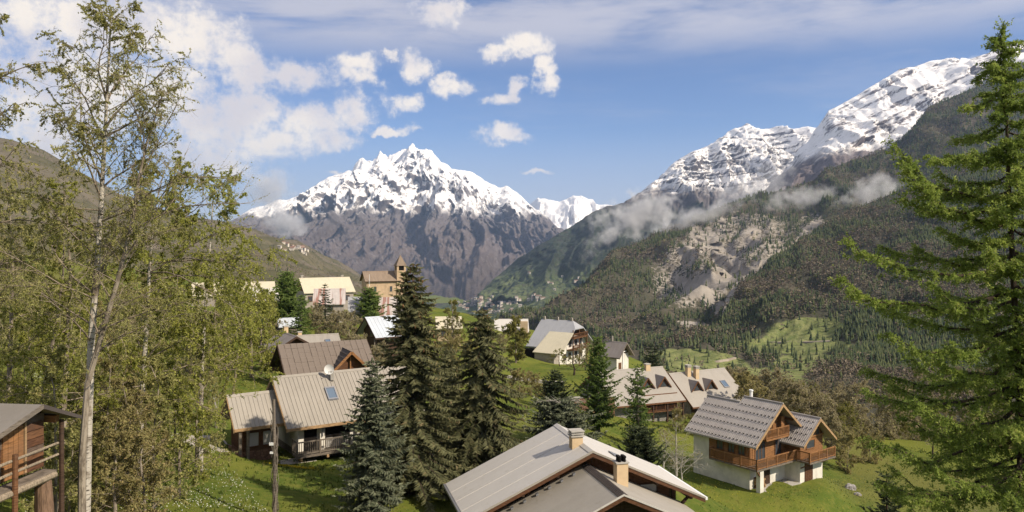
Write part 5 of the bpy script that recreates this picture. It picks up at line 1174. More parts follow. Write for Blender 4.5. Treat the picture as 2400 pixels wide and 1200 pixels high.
L_spruce = leafmat('spruce needles', (.080, .086, .040), (.20, .195, .090), (.24, .19, .095), .28); L_blue = leafmat('blue spruce needles', (.084, .100, .058), (.205, .218, .132), (.235, .235, .155), .22); L_larch = leafmat('larch needles', (.145, .205, .040), (.33, .40, .085), (.42, .44, .12), .5)
L_larchd = leafmat('village larch needles', (.09, .14, .036), (.20, .265, .065), None, .4); L_pine = leafmat('pine needles', (.034, .048, .022), (.085, .100, .042), None, .12); L_cone = mat('spruce cones', (.20, .105, .050), .8, .2)
L_brown = leafmat('bare brown twigs', (.26, .22, .125), (.43, .37, .22), (.37, .34, .14), .5); L_yel = leafmat('yellow green crown', (.165, .165, .040), (.29, .27, .070), (.20, .16, .08), .42)

def cards(Pt, Dr, ln, wd, seed, tint=None, cross=1, mid=.45):
    """leaf or twig blades: pointed facets, base at Pt along Dr; several crossed blades each"""
    r = np.random.RandomState(seed); n = len(Pt); Pt = np.asarray(Pt); Dr = np.asarray(Dr); Dr = Dr/(np.linalg.norm(Dr, axis=1)[:, None]+1e-9)
    ln = np.broadcast_to(ln, (n,))[:, None]; wd = np.broadcast_to(wd, (n,))[:, None]
    tint = r.rand(n) if tint is None else tint; VV, FF, TT = [], [], []
    q = r.normal(size=(n, 3)); u = np.cross(Dr, q); u /= np.linalg.norm(u, axis=1)[:, None]+1e-9; w = np.cross(Dr, u)
    for k in range(cross):
        a = math.pi*k/cross; s = u*math.cos(a)+w*math.sin(a)
        b0 = Pt+Dr*ln*(mid-.35 if mid > .4 else 0)
        V = np.stack([b0+s*wd*.55, b0-s*wd*.55, Pt+Dr*ln], 1).reshape(-1, 3)
        VV.append(V); FF.append(np.arange(3*n).reshape(-1, 3)+3*n*k); TT.append(np.repeat(tint, 3))
    return np.concatenate(VV), np.concatenate(FF), np.concatenate(TT)
def card_mesh(name, parts, m_):
    VV, FF, TT = [], [], []; b = 0
    for V, Fq, T in parts: VV.append(V); FF.append(Fq+b); TT.append(T); b += len(V)
    return mesh_np(name, np.concatenate(VV), np.concatenate(FF), m_, False, {'tint': np.concatenate(TT)})

def conifer_mesh(h, R, seed, n_wh=30, per=6, droop=.35, tip=.18, twig=.34, tw=.085, dens=13, prof=.85, crown0=.05, up=0.0, leaf=L_spruce, bark=B_dark, cross=2, irregular=.15, hang=.35, twin=False, cones=0):
    """whorled conifer: returns trunk, limb and needle meshes (base at the origin)"""
    r = np.random.RandomState(seed); tr = MB(); tr.tube([(0, 0, -.8), (.02*h*.1, 0, h*.4), (0, 0, h*.97)], [.022*h+.03, .013*h+.02, .012], 8)
    lb = MB(); BP, BD, BL, BT = [], [], [], []; CP = []
    tops = [(0, 0, h, 1.0)]
    if twin: tops.append((-.45, .1, h*.965, .30)); tr.tube([(0, 0, h*.78), (-.42, .08, h*.84), (-.45, .1, h*.95)], [.06, .05, .012], 6)
    for (tx, ty, th_, frac) in tops:
        zs = th_*(1-frac*(1-crown0) if frac < 1 else crown0)
        for k in range(int(n_wh*(frac if frac < 1 else 1))):
            f = (k+.5)/(n_wh*(frac if frac < 1 else 1)); f = f**1.0; z = zs+(th_*.985-zs)*f
            g = 1-(z/th_)
            rl = R*(min(1.0, g*1.02)**prof)*(.62 if f < .04 else 1)
            m = max(4, int(per*(.7+.5*r.rand())))
            a0 = r.rand()*6.28
            for q in range(m):
                az = a0+6.283*q/m+r.normal(0, .22); L = max(.10, rl*(1+irregular*r.normal()+.16*math.sin(2*az+seed+z*.9)+.10*math.sin(3*az-z*1.7)))*(.55 if frac < 1 else 1); ca, sa = math.cos(az), math.sin(az); zz = z+r.normal(0, .012*h*.5)
                n = 7; t = np.linspace(0, 1, n); dd = droop*L*(.55+.45*min(1, g*1.8))
                rad = L*t*(1-.06*t); hz = up*L*t - dd*(t**1.25) + tip*L*(t**3.2)
                pts = np.stack([tx+ca*rad, ty+sa*rad, zz+hz], -1)
                if L > .4: lb.tube(pts[::2], [.010+.010*L, .008+.005*L, .005, .003], 3, False)
                ns = max(5, int(L*dens)); s = r.rand(ns)**.8*.97+.03
                ip = np.stack([np.interp(s, t, pts[:, i]) for i in range(3)], -1)
                sd = np.where(r.rand(ns) < .5, -1, 1); sp = 1.05-.75*s
                dx = ca*sp*.55-sa*sd*(1.05-.5*s); dy = sa*sp*.55+ca*sd*(1.05-.5*s); dz = -hang*(1-.5*s)+r.normal(0, .18, ns)-.1
                ll = twig*(.55+.7*r.rand(ns))*(1.15-.55*s)*min(1, .45+L*.5)
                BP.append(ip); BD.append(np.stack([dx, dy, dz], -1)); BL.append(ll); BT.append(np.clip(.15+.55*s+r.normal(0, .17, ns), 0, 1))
                BP.append(pts[-1:]); BD.append(np.array([[ca, sa, .15]])); BL.append(np.array([twig*.7])); BT.append(np.array([.85]))
                if cones and z > h*.62 and r.rand() < cones: 
                    for c in range(r.randint(1, 4)): CP.append(ip[r.randint(ns)])
        BP.append(np.array([[tx, ty, th_*.965]]*4)); BD.append(np.array([[.1, 0, 1], [-.1, .1, 1], [0, -.1, 1], [0, 0, 1.]])); BL.append(np.full(4, .35*min(1, h/8))); BT.append(np.full(4, .7))
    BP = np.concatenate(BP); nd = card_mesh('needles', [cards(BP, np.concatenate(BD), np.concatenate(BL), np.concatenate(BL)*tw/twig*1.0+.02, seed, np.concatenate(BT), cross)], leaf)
    cm = None
    if CP:
        a = MB()
        for p in CP: a.tube([p+np.array((0, 0, .03)), p+np.array((.01, 0, -.06)), p+np.array((.01, 0, -.19))], [.018, .055, .012], 5)
        cm = a.mesh('cone', L_cone)
    return tr.mesh('trunk', bark), lb.mesh('limb', bark), nd, cm
def plant_tree(name, label, cat, meshes, x, y, z=None, rz=0.0, sc=1.0, group=None, names=('trunk', 'limbs', 'crown', 'cones')):
    o = thing(name, label, cat, (x, y, (gz1(x, y) if z is None else z)), rz, group); o.scale = (sc, sc, sc) if not isinstance(sc, tuple) else sc
    for nm, me in zip(names, meshes):
        if me is not None:
            c = link(nm, me, o)
            if nm in ('crown', 'limbs', 'cones', 'twigs'): c['kind'] = 'stuff'
    return o
def conifer_at(name, label, px, ptop, D, R, seed, sub=0, **kw):
    p = P(px, ptop, D); zg = gz1(p.x, p.y); h = p.z-zg
    return plant_tree(name, label, 'tree', conifer_mesh(h, R, seed, **kw), p.x, p.y, zg)

def build_conifers():
    conifer_at('spruce', 'tallest spruce, twin topped and laden with brown cones', 968, 612, 50, 4.3, 1, n_wh=44, per=8, twin=True, cones=.9, dens=22, twig=.52, tw=.15, irregular=.20, droop=.42, prof=.72)
    conifer_at('spruce', 'dark spruce with reddish top right of the tallest spruce', 1130, 716, 53, 4.4, 2, n_wh=38, per=8, cones=.5, dens=22, twig=.56, tw=.16, irregular=.28, droop=.55, prof=.70, hang=.5)
    conifer_at('spruce', 'grey blue spruce in front of the white chalet', 872, 838, 44, 2.35, 3, n_wh=34, per=8, leaf=L_blue, dens=24, twig=.40, tw=.13, droop=.22, tip=.2, irregular=.15, prof=.68)
    conifer_at('spruce', 'lower spruce filling the gap between the two tall spruces', 1046, 815, 58, 3.3, 4, n_wh=32, per=7, dens=20, twig=.50, tw=.14, irregular=.25, prof=.62)
    conifer_at('spruce', 'broad spruce with bare grey branches behind the near roof', 1312, 930, 62, 3.1, 5, n_wh=20, per=9, leaf=L_blue, dens=20, twig=.5, tw=.15, prof=.40, droop=.15, irregular=.3)
    conifer_at('pine', 'small dark pine above the broad spruce', 1300, 866, 82, 2.0, 6, n_wh=18, per=7, leaf=L_pine, dens=22, twig=.5, tw=.18, prof=.6, droop=-.15, tip=.3, hang=-.2, irregular=.25)
    conifer_at('pine', 'dark rounded pine right of the near chimneys', 1500, 1000, 60, 1.7, 7, n_wh=18, per=7, leaf=L_pine, dens=24, twig=.45, tw=.16, prof=.5, droop=-.2, tip=.3, hang=-.2, irregular=.3)
    conifer_at('pine', 'young dark pine at the bottom edge under the right larch', 2078, 1108, 50, 1.6, 8, n_wh=18, per=7, leaf=L_pine, dens=26, twig=.42, tw=.15, prof=.5, droop=-.2, tip=.3, hang=-.2, irregular=.3)
    conifer_at('pine', 'dark pine standing beyond the row house roofs', 1530, 806, 150, 3.0, 9, n_wh=10, per=6, leaf=L_pine, dens=9, twig=.8, tw=.28, prof=.45, droop=-.1, hang=0, irregular=.3)
    conifer_at('larch', 'slim green larch in front of the small gabled house', 1402, 786, 87, 2.3, 10, n_wh=36, per=6, leaf=L_larchd, dens=19, twig=.55, tw=.17, prof=.5, droop=.05, tip=.25, hang=.6, irregular=.3, bark=B_grey)
    conifer_at('larch', 'shorter thin larch in front of the beige row house', 1494, 852, 84, 2.0, 11, n_wh=28, per=5, leaf=L_larchd, dens=16, twig=.5, tw=.15, prof=.55, droop=.05, tip=.25, hang=.6, irregular=.35, bark=B_grey)
    conifer_at('larch', 'tall green larch beside the cream roofed stone house', 672, 634, 132, 3.6, 12, n_wh=28, per=6, leaf=L_larchd, dens=12, twig=.85, tw=.3, prof=.55, droop=.05, tip=.25, hang=.4, irregular=.3, bark=B_grey)
    conifer_at('larch', 'leaning green larch below the cream roofed stone house', 706, 690, 122, 2.2, 13, n_wh=18, per=5, leaf=L_larchd, dens=9, twig=.6, tw=.2, prof=.55, droop=.05, hang=.4, irregular=.3, bark=B_grey)
    conifer_at('spruce', 'small pointed dark spruce in front of the rusty roof', 762, 664, 136, 2.6, 14, n_wh=18, per=6, leaf=L_pine, dens=7, twig=.6, tw=.2, prof=.9, droop=.3)
    conifer_at('larch', 'green larch in front of the ochre church', 866, 672, 150, 3.0, 15, n_wh=24, per=6, leaf=L_larchd, dens=11, twig=.85, tw=.3, prof=.5, droop=.05, hang=.3, irregular=.3, bark=B_grey)
    # dead bleached branches above the broad spruce
    c = P(1322, 945, 61.5); d = thing('dead_branch', 'bleached bare branches spreading above the broad spruce', 'branch', tuple(c)); a = MB(); rg = random.Random(4)
    for az, l in ((3.0, 2.2), (3.5, 1.5), (.1, 1.7), (-.5, 1.4), (2.5, 1.2)):
        p1 = Vector((math.cos(az)*l*.5, math.sin(az)*.3, .25)); p2 = Vector((math.cos(az)*l, math.sin(az)*.5, .12+rg.uniform(-.1, .1))); a.tube([(0, 0, -1.2), (0, 0, -.2), p1, p2], [.06, .05, .035, .012], 5)
        for k in range(4): q = p1.lerp(p2, rg.random()); a.tube([q, q+Vector((rg.uniform(-.4, .4), rg.uniform(-.3, .3), rg.uniform(-.1, .35)))], [.018, .006], 4)
    a.build('limb', B_dead, d)

# ---- broad-leaved trees
def grow(seed, trunk, r0, n1=24, l1=3.0, z1=.25, up=.55, n2=7, n3=5, leaf=L_birch, lsize=.075, nleaf=7, droop=.15, bark=B_birch, twig=B_twig, taper=.85, spread=.35, extra=None, l2f=.42, wl=None, sag=.0, prof=None, sides=(8, 4, 3), lw=.6, tww=.005):
    r = np.random.RandomState(seed); T = [np.array(p, float) for p in trunk]; T = np.array(T); cum = np.r_[0, np.cumsum(np.linalg.norm(np.diff(T, axis=0), axis=1))]; tot = cum[-1]
    at = lambda s: np.array([np.interp(s*tot, cum, T[:, i]) for i in range(3)])
    tm = MB(); tm.tube(T, [max(.012, r0*(1-taper*c/tot)) for c in cum], sides[0])
    bm_ = MB(); LP, LD = [], []
    limbs = []
    for k in range(n1):
        s = z1+(1-z1)*(k+r.rand()*.8)/n1; p = at(min(s, .99)); az = k*2.4+r.normal(0, .5); e = up+r.normal(0, .18)
        ll = l1*(prof(s) if prof else (1-.72*(s-z1)/(1-z1)))*r.uniform(.75, 1.2); d = np.array([math.cos(az)*math.cos(e), math.sin(az)*math.cos(e), math.sin(e)])
        limbs.append((p, d, ll, max(.010, r0*(1-taper*s)*.34)))
    for (p, q) in (extra or []):
        p = np.array(p); d = np.array(q)-p; limbs.append((p, d/np.linalg.norm(d), np.linalg.norm(d), r0*.24))
    def curve(p, d, L, n, wob, sg):
        out = [p]; dd = d.copy()
        for i in range(n):
            dd = dd+r.normal(0, wob, 3)+np.array([0, 0, -sg*(i+1)/n]); dd /= np.linalg.norm(dd); out.append(out[-1]+dd*L/n)
        return np.array(out), dd
    for (p, d, ll, rr) in limbs:
        c1, _ = curve(p, d, ll, 6, .13, sag); bm_.tube(c1, list(np.linspace(rr, .006, 7)), sides[1], False)
        for j in range(n2):
            f = .22+.78*(j+r.rand())/n2; i = min(int(f*6), 5); q = c1[i]+(c1[i+1]-c1[i])*(f*6-i); base = (c1[i+1]-c1[i]); base /= np.linalg.norm(base)
            d2 = base*.8+r.normal(0, spread+.25, 3); d2 /= np.linalg.norm(d2); l2 = ll*l2f*(1.15-.6*f)*r.uniform(.7, 1.25)
            c2, e2 = curve(q, d2, l2, 4, .16, sag*1.3+droop*.4); bm_.tube(c2[[0, 2, 4]], [max(.005, rr*.35), max(.004, rr*.2), .003], sides[2], False)
            for m in range(n3):
                g = .25+.75*(m+r.rand())/n3; i2 = min(int(g*4), 3); q2 = c2[i2]+(c2[i2+1]-c2[i2])*(g*4-i2); d3 = e2*.5+r.normal(0, .6, 3)+np.array([0, 0, -droop]); d3 /= np.linalg.norm(d3); l3 = l2*.40*r.uniform(.6, 1.3)+.08
                c3, e3 = curve(q2, d3, l3, 2, .2, droop*.8); sv = np.cross(d3, r.normal(size=3)); sv *= tww/(np.linalg.norm(sv)+1e-9); bm_.pts([c3[0]-sv, c3[0]+sv, c3[1]-sv*.8, c3[1]+sv*.8, c3[2]], [(0, 1, 3, 2), (2, 3, 4)])
                if nleaf:
                    k = r.poisson(nleaf*r.gamma(.7, 1/.7)); u = r.rand(k)*2; ii = np.minimum(u.astype(int), 1); LP.append(c3[ii]+(c3[ii+1]-c3[ii])*(u-ii)[:, None]); LD.append(r.normal(0, .8, (k, 3))+np.array([0, 0, -.35]))
    lm = None
    if nleaf:
        LP = np.concatenate(LP); sz = lsize*np.random.RandomState(seed+1).uniform(.6, 1.35, len(LP)); lm = card_mesh('leaves', [cards(LP, np.concatenate(LD), sz, sz*lw, seed+2, None, 1, .5)], leaf)
    return tm.mesh('trunk', bark), bm_.mesh('limb', twig), lm
def pxpath(root, pts, D):
    return [tuple(P(px, py, D)-Vector(root)) for px, py in pts]

def build_birches():
    def tree(label, pts, D, name='birch', extra=(), **kw):
        b = P(pts[0][0], pts[0][1], D); zg = gz1(b.x, b.y); root = (b.x, b.y, zg); path = [(0, 0, -.6)]+[tuple(P(px, py, D)-Vector(root)) for px, py in pts if (P(px, py, D).z-zg) > .3]
        ex = [(tuple(P(a, b_, D)-Vector(root)), tuple(P(c, d_, D+dy)-Vector(root))) for a, b_, c, d_, dy in extra]
        return plant_tree(name, label, 'tree', grow(trunk=path, extra=ex, **kw), *root)
    tree('tall white trunked birch with thin spring leaves rising out of the picture', [(200, 1210), (206, 1000), (214, 800), (225, 650), (236, 500), (244, 350), (252, 200), (260, 40)], 28.0, seed=31, r0=.18, n1=40, l1=3.1, z1=.36, up=.75, n2=11, n3=7, nleaf=19, lsize=.064, droop=.30, sag=.03, prof=lambda s: 1-.5*((s-.36)/.64)**2,
         extra=[(238, 465, 120, 300, -.5), (232, 560, 90, 480, .6), (240, 440, 380, 300, .5), (222, 690, 60, 600, 0), (245, 330, 130, 130, .8), (247, 300, 370, 110, -.8), (246, 320, 430, 220, .3), (250, 240, 320, 60, .4), (250, 230, 190, 40, -.4), (240, 420, 110, 230, -.9), (234, 520, 420, 420, -.6)])
    tree('grey leaning tree with fan of nearly bare branches beside the tall birch', [(192, 1080), (205, 900), (235, 795), (275, 660), (305, 540), (325, 420), (345, 330), (385, 210)], 27.6, seed=32, r0=.15, n1=20, l1=2.8, z1=.42, up=.8, n2=10, n3=7, nleaf=5, lsize=.06, droop=.0, bark=B_grey,
         extra=[(300, 560, 520, 350, .3), (318, 470, 540, 315, -.3), (290, 610, 470, 420, .5), (330, 400, 470, 210, 0), (310, 520, 420, 240, .4)])
    tree('olive green birch with drooping boughs behind the leaning tree', [(330, 990), (338, 850), (346, 720), (352, 600), (365, 480), (385, 400)], 39.0, seed=33, r0=.18, n1=36, l1=4.6, z1=.26, up=.38, n2=11, n3=8, nleaf=19, lsize=.11, droop=.35, leaf=L_bgreen, sag=.10,
         extra=[(350, 640, 610, 520, 0), (350, 620, 640, 590, 1.5), (355, 560, 560, 420, -.5), (352, 660, 560, 640, .8), (345, 730, 500, 700, 0), (362, 500, 500, 400, .4), (352, 620, 560, 480, -.9), (350, 640, 600, 560, -1.2), (346, 700, 580, 690, 1.0), (365, 480, 430, 380, -.6)])
    tree('bright yellow green birch right of the drooping birch', [(470, 960), (474, 850), (480, 740), (488, 640), (495, 540), (500, 450)], 47.0, seed=38, r0=.17, n1=30, l1=3.9, z1=.22, up=.42, n2=10, n3=7, nleaf=17, lsize=.115, droop=.3, leaf=L_bgreen, sag=.08, prof=lambda s: 1-.5*s*s)
    tree('birch at the picture edge with its crown hanging in from the left', [(-90, 1150), (-85, 900), (-75, 650), (-65, 400), (-55, 150), (-50, -100)], 27.0, seed=34, r0=.22, n1=34, l1=3.2, z1=.36, up=.5, n2=11, n3=7, nleaf=14, lsize=.07, droop=.45, sag=.08, extra=[(-60, 200, 60, 120, 0), (-65, 320, 55, 260, .4)])
    tree('multi branched grey tree behind the log cabin roof', [(95, 945), (115, 850), (135, 740), (148, 640), (150, 540)], 33.0, seed=35, r0=.14, n1=24, l1=3.0, z1=.30, up=.5, n2=10, n3=7, nleaf=15, lsize=.085, droop=.2, bark=B_grey, leaf=L_bgreen)
    tree('brownish tree with yellow green leaves left of the tall birch', [(150, 950), (158, 800), (165, 660), (160, 540), (150, 440)], 34.0, seed=36, r0=.15, n1=26, l1=3.2, z1=.26, up=.35, n2=10, n3=7, nleaf=15, lsize=.085, droop=.25, bark=B_grey, leaf=L_bgreen)
    tree('dull green tree filling the left edge below the hill', [(20, 930), (25, 780), (30, 640), (25, 520), (15, 420)], 38.0, seed=37, r0=.15, n1=26, l1=3.8, z1=.12, up=.35, n2=10, n3=7, nleaf=15, lsize=.10, droop=.2, bark=B_grey, leaf=L_birch)
    sap = [(300, 1120, 890, 33, 'brown leaved sapling right of the white birch trunk'), (360, 1080, 840, 36, 'olive sapling in the thicket under the drooping birch'), (420, 1060, 860, 40, 'thin olive sapling at the edge of the flowery slope'), (270, 1190, 980, 31, 'leaning brown sapling at the bottom by the white trunk'),
           (340, 1200, 960, 32, 'bushy brown sapling on the flowery slope'), (460, 1010, 800, 46, 'olive green sapling below the leaning pole'), (250, 1010, 720, 36, 'brown twiggy tree behind the white trunk'), (410, 930, 690, 48, 'green tree standing behind the drooping birch'), (60, 900, 700, 40, 'twiggy tree behind the cabin roof'),
           (130, 1000, 820, 29, 'yellow green sapling beside the cabin railing')]
    for k, (px, pb, pt, D, lb) in enumerate(sap):
        rg = random.Random(k); pts = [(px, pb)]+[(px+rg.uniform(-14, 14)*(i+1)*.5, pb+(pt-pb)*(i+1)/4) for i in range(4)]
        tree(lb, pts, D, 'sapling', seed=50+k, r0=.08+.02*rg.random(), n1=22, l1=(pb-pt)/F*D*.46, z1=.10, up=.5, n2=9, n3=6, nleaf=9, lsize=.085+.0006*D, droop=.1, bark=B_grey, leaf=(L_olive if k in (0, 3, 4, 6) else L_birch if k % 2 else L_bgreen))

def FLANK_U(px, D):
    """height of the wooded flank under a point"""
    G = [w for w in WOOD if w[2] == 'flank'][0][0].reshape(-1, 3); x = (px-CX)/F*D; i = np.argmin((G[:, 0]-x)**2+(G[:, 1]-D)**2); return max(float(G[i, 2]), gz1(x, D))-.3
def number_labels():
    for grp in ('bushes around the birches', 'leafless shrubs along the terrace edge', 'leafless trees below the terrace'):
        by = {}
        for o in COL.objects:
            if o.get('group') == grp: by.setdefault(o['label'], []).append(o)
        for lb, os_ in by.items():
            if len(os_) < 2: continue
            os_.sort(key=lambda o: o.location.x/o.location.y)
            for k, o in enumerate(os_): n = k+1; o['label'] = lb+', %d%s of its kind from left' % (n, 'th' if 10 < n % 100 < 14 else {1: 'st', 2: 'nd', 3: 'rd'}.get(n % 10, 'th'))
def build_broadleaf():
    def at(name, label, px, ptop, D, seed, R, **kw):
        p = P(px, ptop, D); zg = gz1(p.x, p.y); h = max(p.z-zg, 1.5); a = dict(n1=20, z1=.2, up=.5, n2=7, n3=5, nleaf=9, lsize=.12, droop=.1, r0=.018*h+.05, bark=B_grey, leaf=L_bgreen); a.update(kw)
        rg = random.Random(seed); path = [(0, 0, -.5), (rg.uniform(-.2, .2), 0, h*.35), (rg.uniform(-.3, .3), rg.uniform(-.3, .3), h*.7), (0, 0, h*.97)]
        return plant_tree(name, label, 'tree', grow(seed, path, l1=R, **a), p.x, p.y, zg)
    rnd = lambda s: 1-.55*abs(s-.45)/.55
    at('broadleaf_tree', 'large fresh green tree left of the dark timber gables', 590, 690, 84, 71, 4.4, n1=34, n2=9, n3=6, nleaf=11, lsize=.21, prof=rnd, z1=.10)
    at('broadleaf_tree', 'green tree behind the leaning pole', 530, 735, 88, 72, 3.6, n1=28, n2=8, n3=6, nleaf=11, lsize=.21, prof=rnd, z1=.10)
    at('broadleaf_tree', 'yellow green tree in front of the long cream roof', 545, 655, 120, 73, 4.0, n1=26, nleaf=11, lsize=.26, prof=rnd, z1=.1)
    at('broadleaf_tree', 'tall bright tree left of the village larch', 610, 690, 104, 74, 3.2, n1=26, nleaf=10, lsize=.24, prof=rnd, z1=.1, leaf=L_yel)
    at('broadleaf_tree', 'round yellow green tree on the meadow beside the farmhouse', 1209, 752, 146, 75, 3.2, n1=30, n2=9, nleaf=12, lsize=.26, prof=rnd, z1=.05, up=.8, leaf=L_yel)
    at('broadleaf_tree', 'pale green slender tree right of the cone laden spruce', 1058, 700, 122, 76, 3.0, n1=30, nleaf=7, lsize=.17, up=.6, leaf=L_yel, n2=9)
    at('orchard_tree', 'gnarled bare orchard tree below the farmhouse gable', 1345, 835, 134, 78, 3.0, n1=9, n2=6, n3=5, nleaf=3, lsize=.16, z1=.35, up=.35, bark=B_dark, twig=B_dark, leaf=L_yel, r0=.22)
    at('orchard_tree', 'small orchard tree with pale leaves at the farmhouse wall', 1312, 820, 150, 79, 2.6, n1=9, n2=6, nleaf=5, lsize=.18, z1=.35, up=.35, bark=B_dark, leaf=L_yel)
    at('orchard_tree', 'brownish tree between the farmhouse and the slim larch', 1372, 815, 142, 80, 3.0, n1=16, n2=7, nleaf=8, lsize=.17, leaf=L_brown, prof=rnd)
    at('bare_tree', 'pale bare tree at the corner of the lawn behind the near roof', 1585, 985, 72, 81, 2.6, n1=18, n2=7, nleaf=2.0, lsize=.09, up=.75, leaf=L_birch, twig=B_dead, bark=B_dead)
    at('bare_tree', 'sprawling leafless bush between the near roof and the timber chalet', 1600, 1050, 66, 82, 3.0, n1=16, n2=8, nleaf=1.2, lsize=.07, up=.2, z1=.3, leaf=L_brown, twig=B_dead, bark=B_dead, r0=.10)
    at('bare_tree', 'twiggy bare tree behind the sprawling bush', 1555, 1010, 70, 83, 2.2, n1=16, n2=7, nleaf=2, lsize=.09, up=.8, leaf=L_olive, twig=B_dead, bark=B_dead)
    at('bare_tree', 'forked bare tree on the lawn right of the timber chalet', 2185, 985, 101, 84, 2.6, n1=12, n2=7, nleaf=2.5, lsize=.14, up=.9, z1=.2, leaf=L_brown, bark=B_dark)
    at('bare_tree', 'bare tree under the lowest larch bough', 2290, 1000, 98, 85, 2.4, n1=12, n2=7, nleaf=2.5, lsize=.14, up=.9, z1=.2, leaf=L_brown, bark=B_dark)
    at('bare_tree', 'gnarled pruned tree beside the leaning pole', 505, 893, 62, 86, 1.3, n1=12, n2=4, n3=2, nleaf=0, up=1.0, z1=.45, r0=.12, bark=B_dead, twig=B_dead)
    # bushes and small trees between the birches and on the slope behind them
    W = []
    for k in range(8):
        rg = random.Random(190+k); h = 5.0; path = [(0, 0, -.5), (rg.uniform(-.3, .3), rg.uniform(-.2, .2), h*.4), (rg.uniform(-.4, .4), 0, h*.95)]
        W.append(grow(190+k, path, .08, n1=24, l1=2.5, z1=.06, up=.6, n2=9, n3=7, nleaf=9, lsize=.13, lw=.55, leaf=[L_olive, L_birch, L_bgreen, L_olive, L_bgreen, L_birch, L_yel, L_brown][k], bark=B_grey, prof=rnd, droop=.08))
    rg = random.Random(27)
    for k in range(36):
        px = rg.uniform(-60, 470); D = rg.uniform(31, 62) if k < 15 else rg.uniform(62, 130); px += 40 if k >= 15 else 0
        if k < 15 and px > 250+(D-31)*7: px -= 200
        kd = rg.randrange(8); p = P(px, 0, D); lb = ['olive brown bush', 'pale olive bush', 'green bush', 'olive brown bush', 'green bush', 'pale olive bush', 'yellow green bush', 'brown twiggy bush'][kd]
        plant_tree('bush', lb+(' in the thicket between the birches' if k < 15 else ' on the slope behind the birches'), 'bush', W[kd], p.x, p.y, None, rg.uniform(0, 6.3), (rg.uniform(.45, .8) if k < 15 else rg.uniform(.9, 1.5)), 'bushes around the birches')
    # thicket of leafless shrubs and small trees along the edge of the terrace
    V = []
    for k in range(7):
        rg = random.Random(90+k); h = 5.0; path = [(0, 0, -.5), (rg.uniform(-.3, .3), rg.uniform(-.2, .2), h*.4), (rg.uniform(-.4, .4), 0, h*.95)]
        V.append(grow(90+k, path, .09, n1=22, l1=2.6, z1=.06, up=.65, n2=8, n3=6, nleaf=10, lsize=.20, lw=.45, leaf=[L_brown, L_olive, L_brown, L_yel, L_olive, L_brown, L_olive][k], bark=B_grey, prof=rnd, droop=.05))
    rg = random.Random(17); g = 'leafless shrubs along the terrace edge'; n = 0
    def sh(px, py, D, s, k, lb, grp=g):
        p = P(px, py, D); x, y = p.x, p.y; o = plant_tree('shrub', lb, 'shrub', V[k], x, y, None, rg.uniform(0, 6.3), s*rg.uniform(.85, 1.15), grp)
    kinds = ['brown leafless shrub in the thicket beyond the timber chalet', 'olive shrub in the thicket beyond the timber chalet', 'yellow green shrub in the thicket beyond the timber chalet']
    for k in range(150):
        px = rg.uniform(1690, 2480); D = rg.uniform(104, 195)
        if px > 2050 and D < 116: continue
        kd = rg.choice([0, 0, 1, 2, 4, 5, 5, 6, 3]); sh(px, 0, D, rg.uniform(.75, 1.35), kd, kinds[0 if kd in (0, 2, 5) else 2 if kd == 3 else 1])
    for k in range(115):
        px = rg.uniform(1690, 2480); D = rg.uniform(185, 430); u_ = FLANK_U(px, D)
        kd = rg.choice([0, 0, 1, 2, 4, 5, 5, 6, 3]); o = plant_tree('shrub', 'x', 'shrub', V[kd], (px-CX)/F*D, D, u_, rg.uniform(0, 6.3), rg.uniform(1.0, 1.7), 'leafless trees below the terrace'); o['label'] = ['brown leafless tree', 'olive tree', 'yellow green tree'][0 if kd in (0, 2, 5) else 2 if kd == 3 else 1]+' on the slope below the terrace thicket'
    for (px, D, s, k, lb) in ((1985, 92, .95, 4, 'big olive brown shrub close behind the timber chalet wing'), (1950, 97, 1.0, 2, 'brown shrub touching the chalet wing roof'), (2040, 96, .8, 6, 'low olive shrub right of the chalet lawn'), (790, 116, 1.25, 2, 'round brown shrub left of the white roofed barn'), (745, 124, .9, 0, 'brown shrub beneath the rusty roof'), (820, 128, .9, 5, 'brown shrub above the white roofed barn'),
                              (825, 92, .8, 5, 'brown shrub beside the slab roofed chalet'), (880, 88, .7, 2, 'reddish shrub behind the grey blue spruce'), (1180, 158, .7, 0, 'grey bare shrub by the long pale roof'), (1245, 100, .55, 6, 'olive hedge bush below the lane wall'), (1215, 94, .6, 4, 'dark hedge bush right of the spruces'), (1270, 92, .5, 1, 'low bush left of the small pine'),
                              (1660, 100, .5, 3, 'green garden shrub in front of the row house'), (1620, 98, .45, 3, 'low green hedge shrub by the arched doorway'), (1590, 100, .5, 1, 'garden hedge shrub under the row house balcony'), (1700, 98, .45, 3, 'garden shrub behind the timber chalet roof'), (640, 118, .8, 5, 'brown shrub beneath the tall larch'), (1100, 120, .8, 4, 'olive shrub behind the dark spruce'), (1060, 112, .8, 1, 'olive shrub right of the tallest spruce'), (985, 128, .8, 6, 'olive shrub behind the cone laden spruce'),
                              (690, 112, .55, 3, 'green bush at the corner of the beige roof'), (1010, 100, .7, 1, 'olive thicket bush between the spruces'), (895, 103, .5, 0, 'brown bush in front of the white roofed barn')):
        sh(px, 0, D, s, k, lb, None)

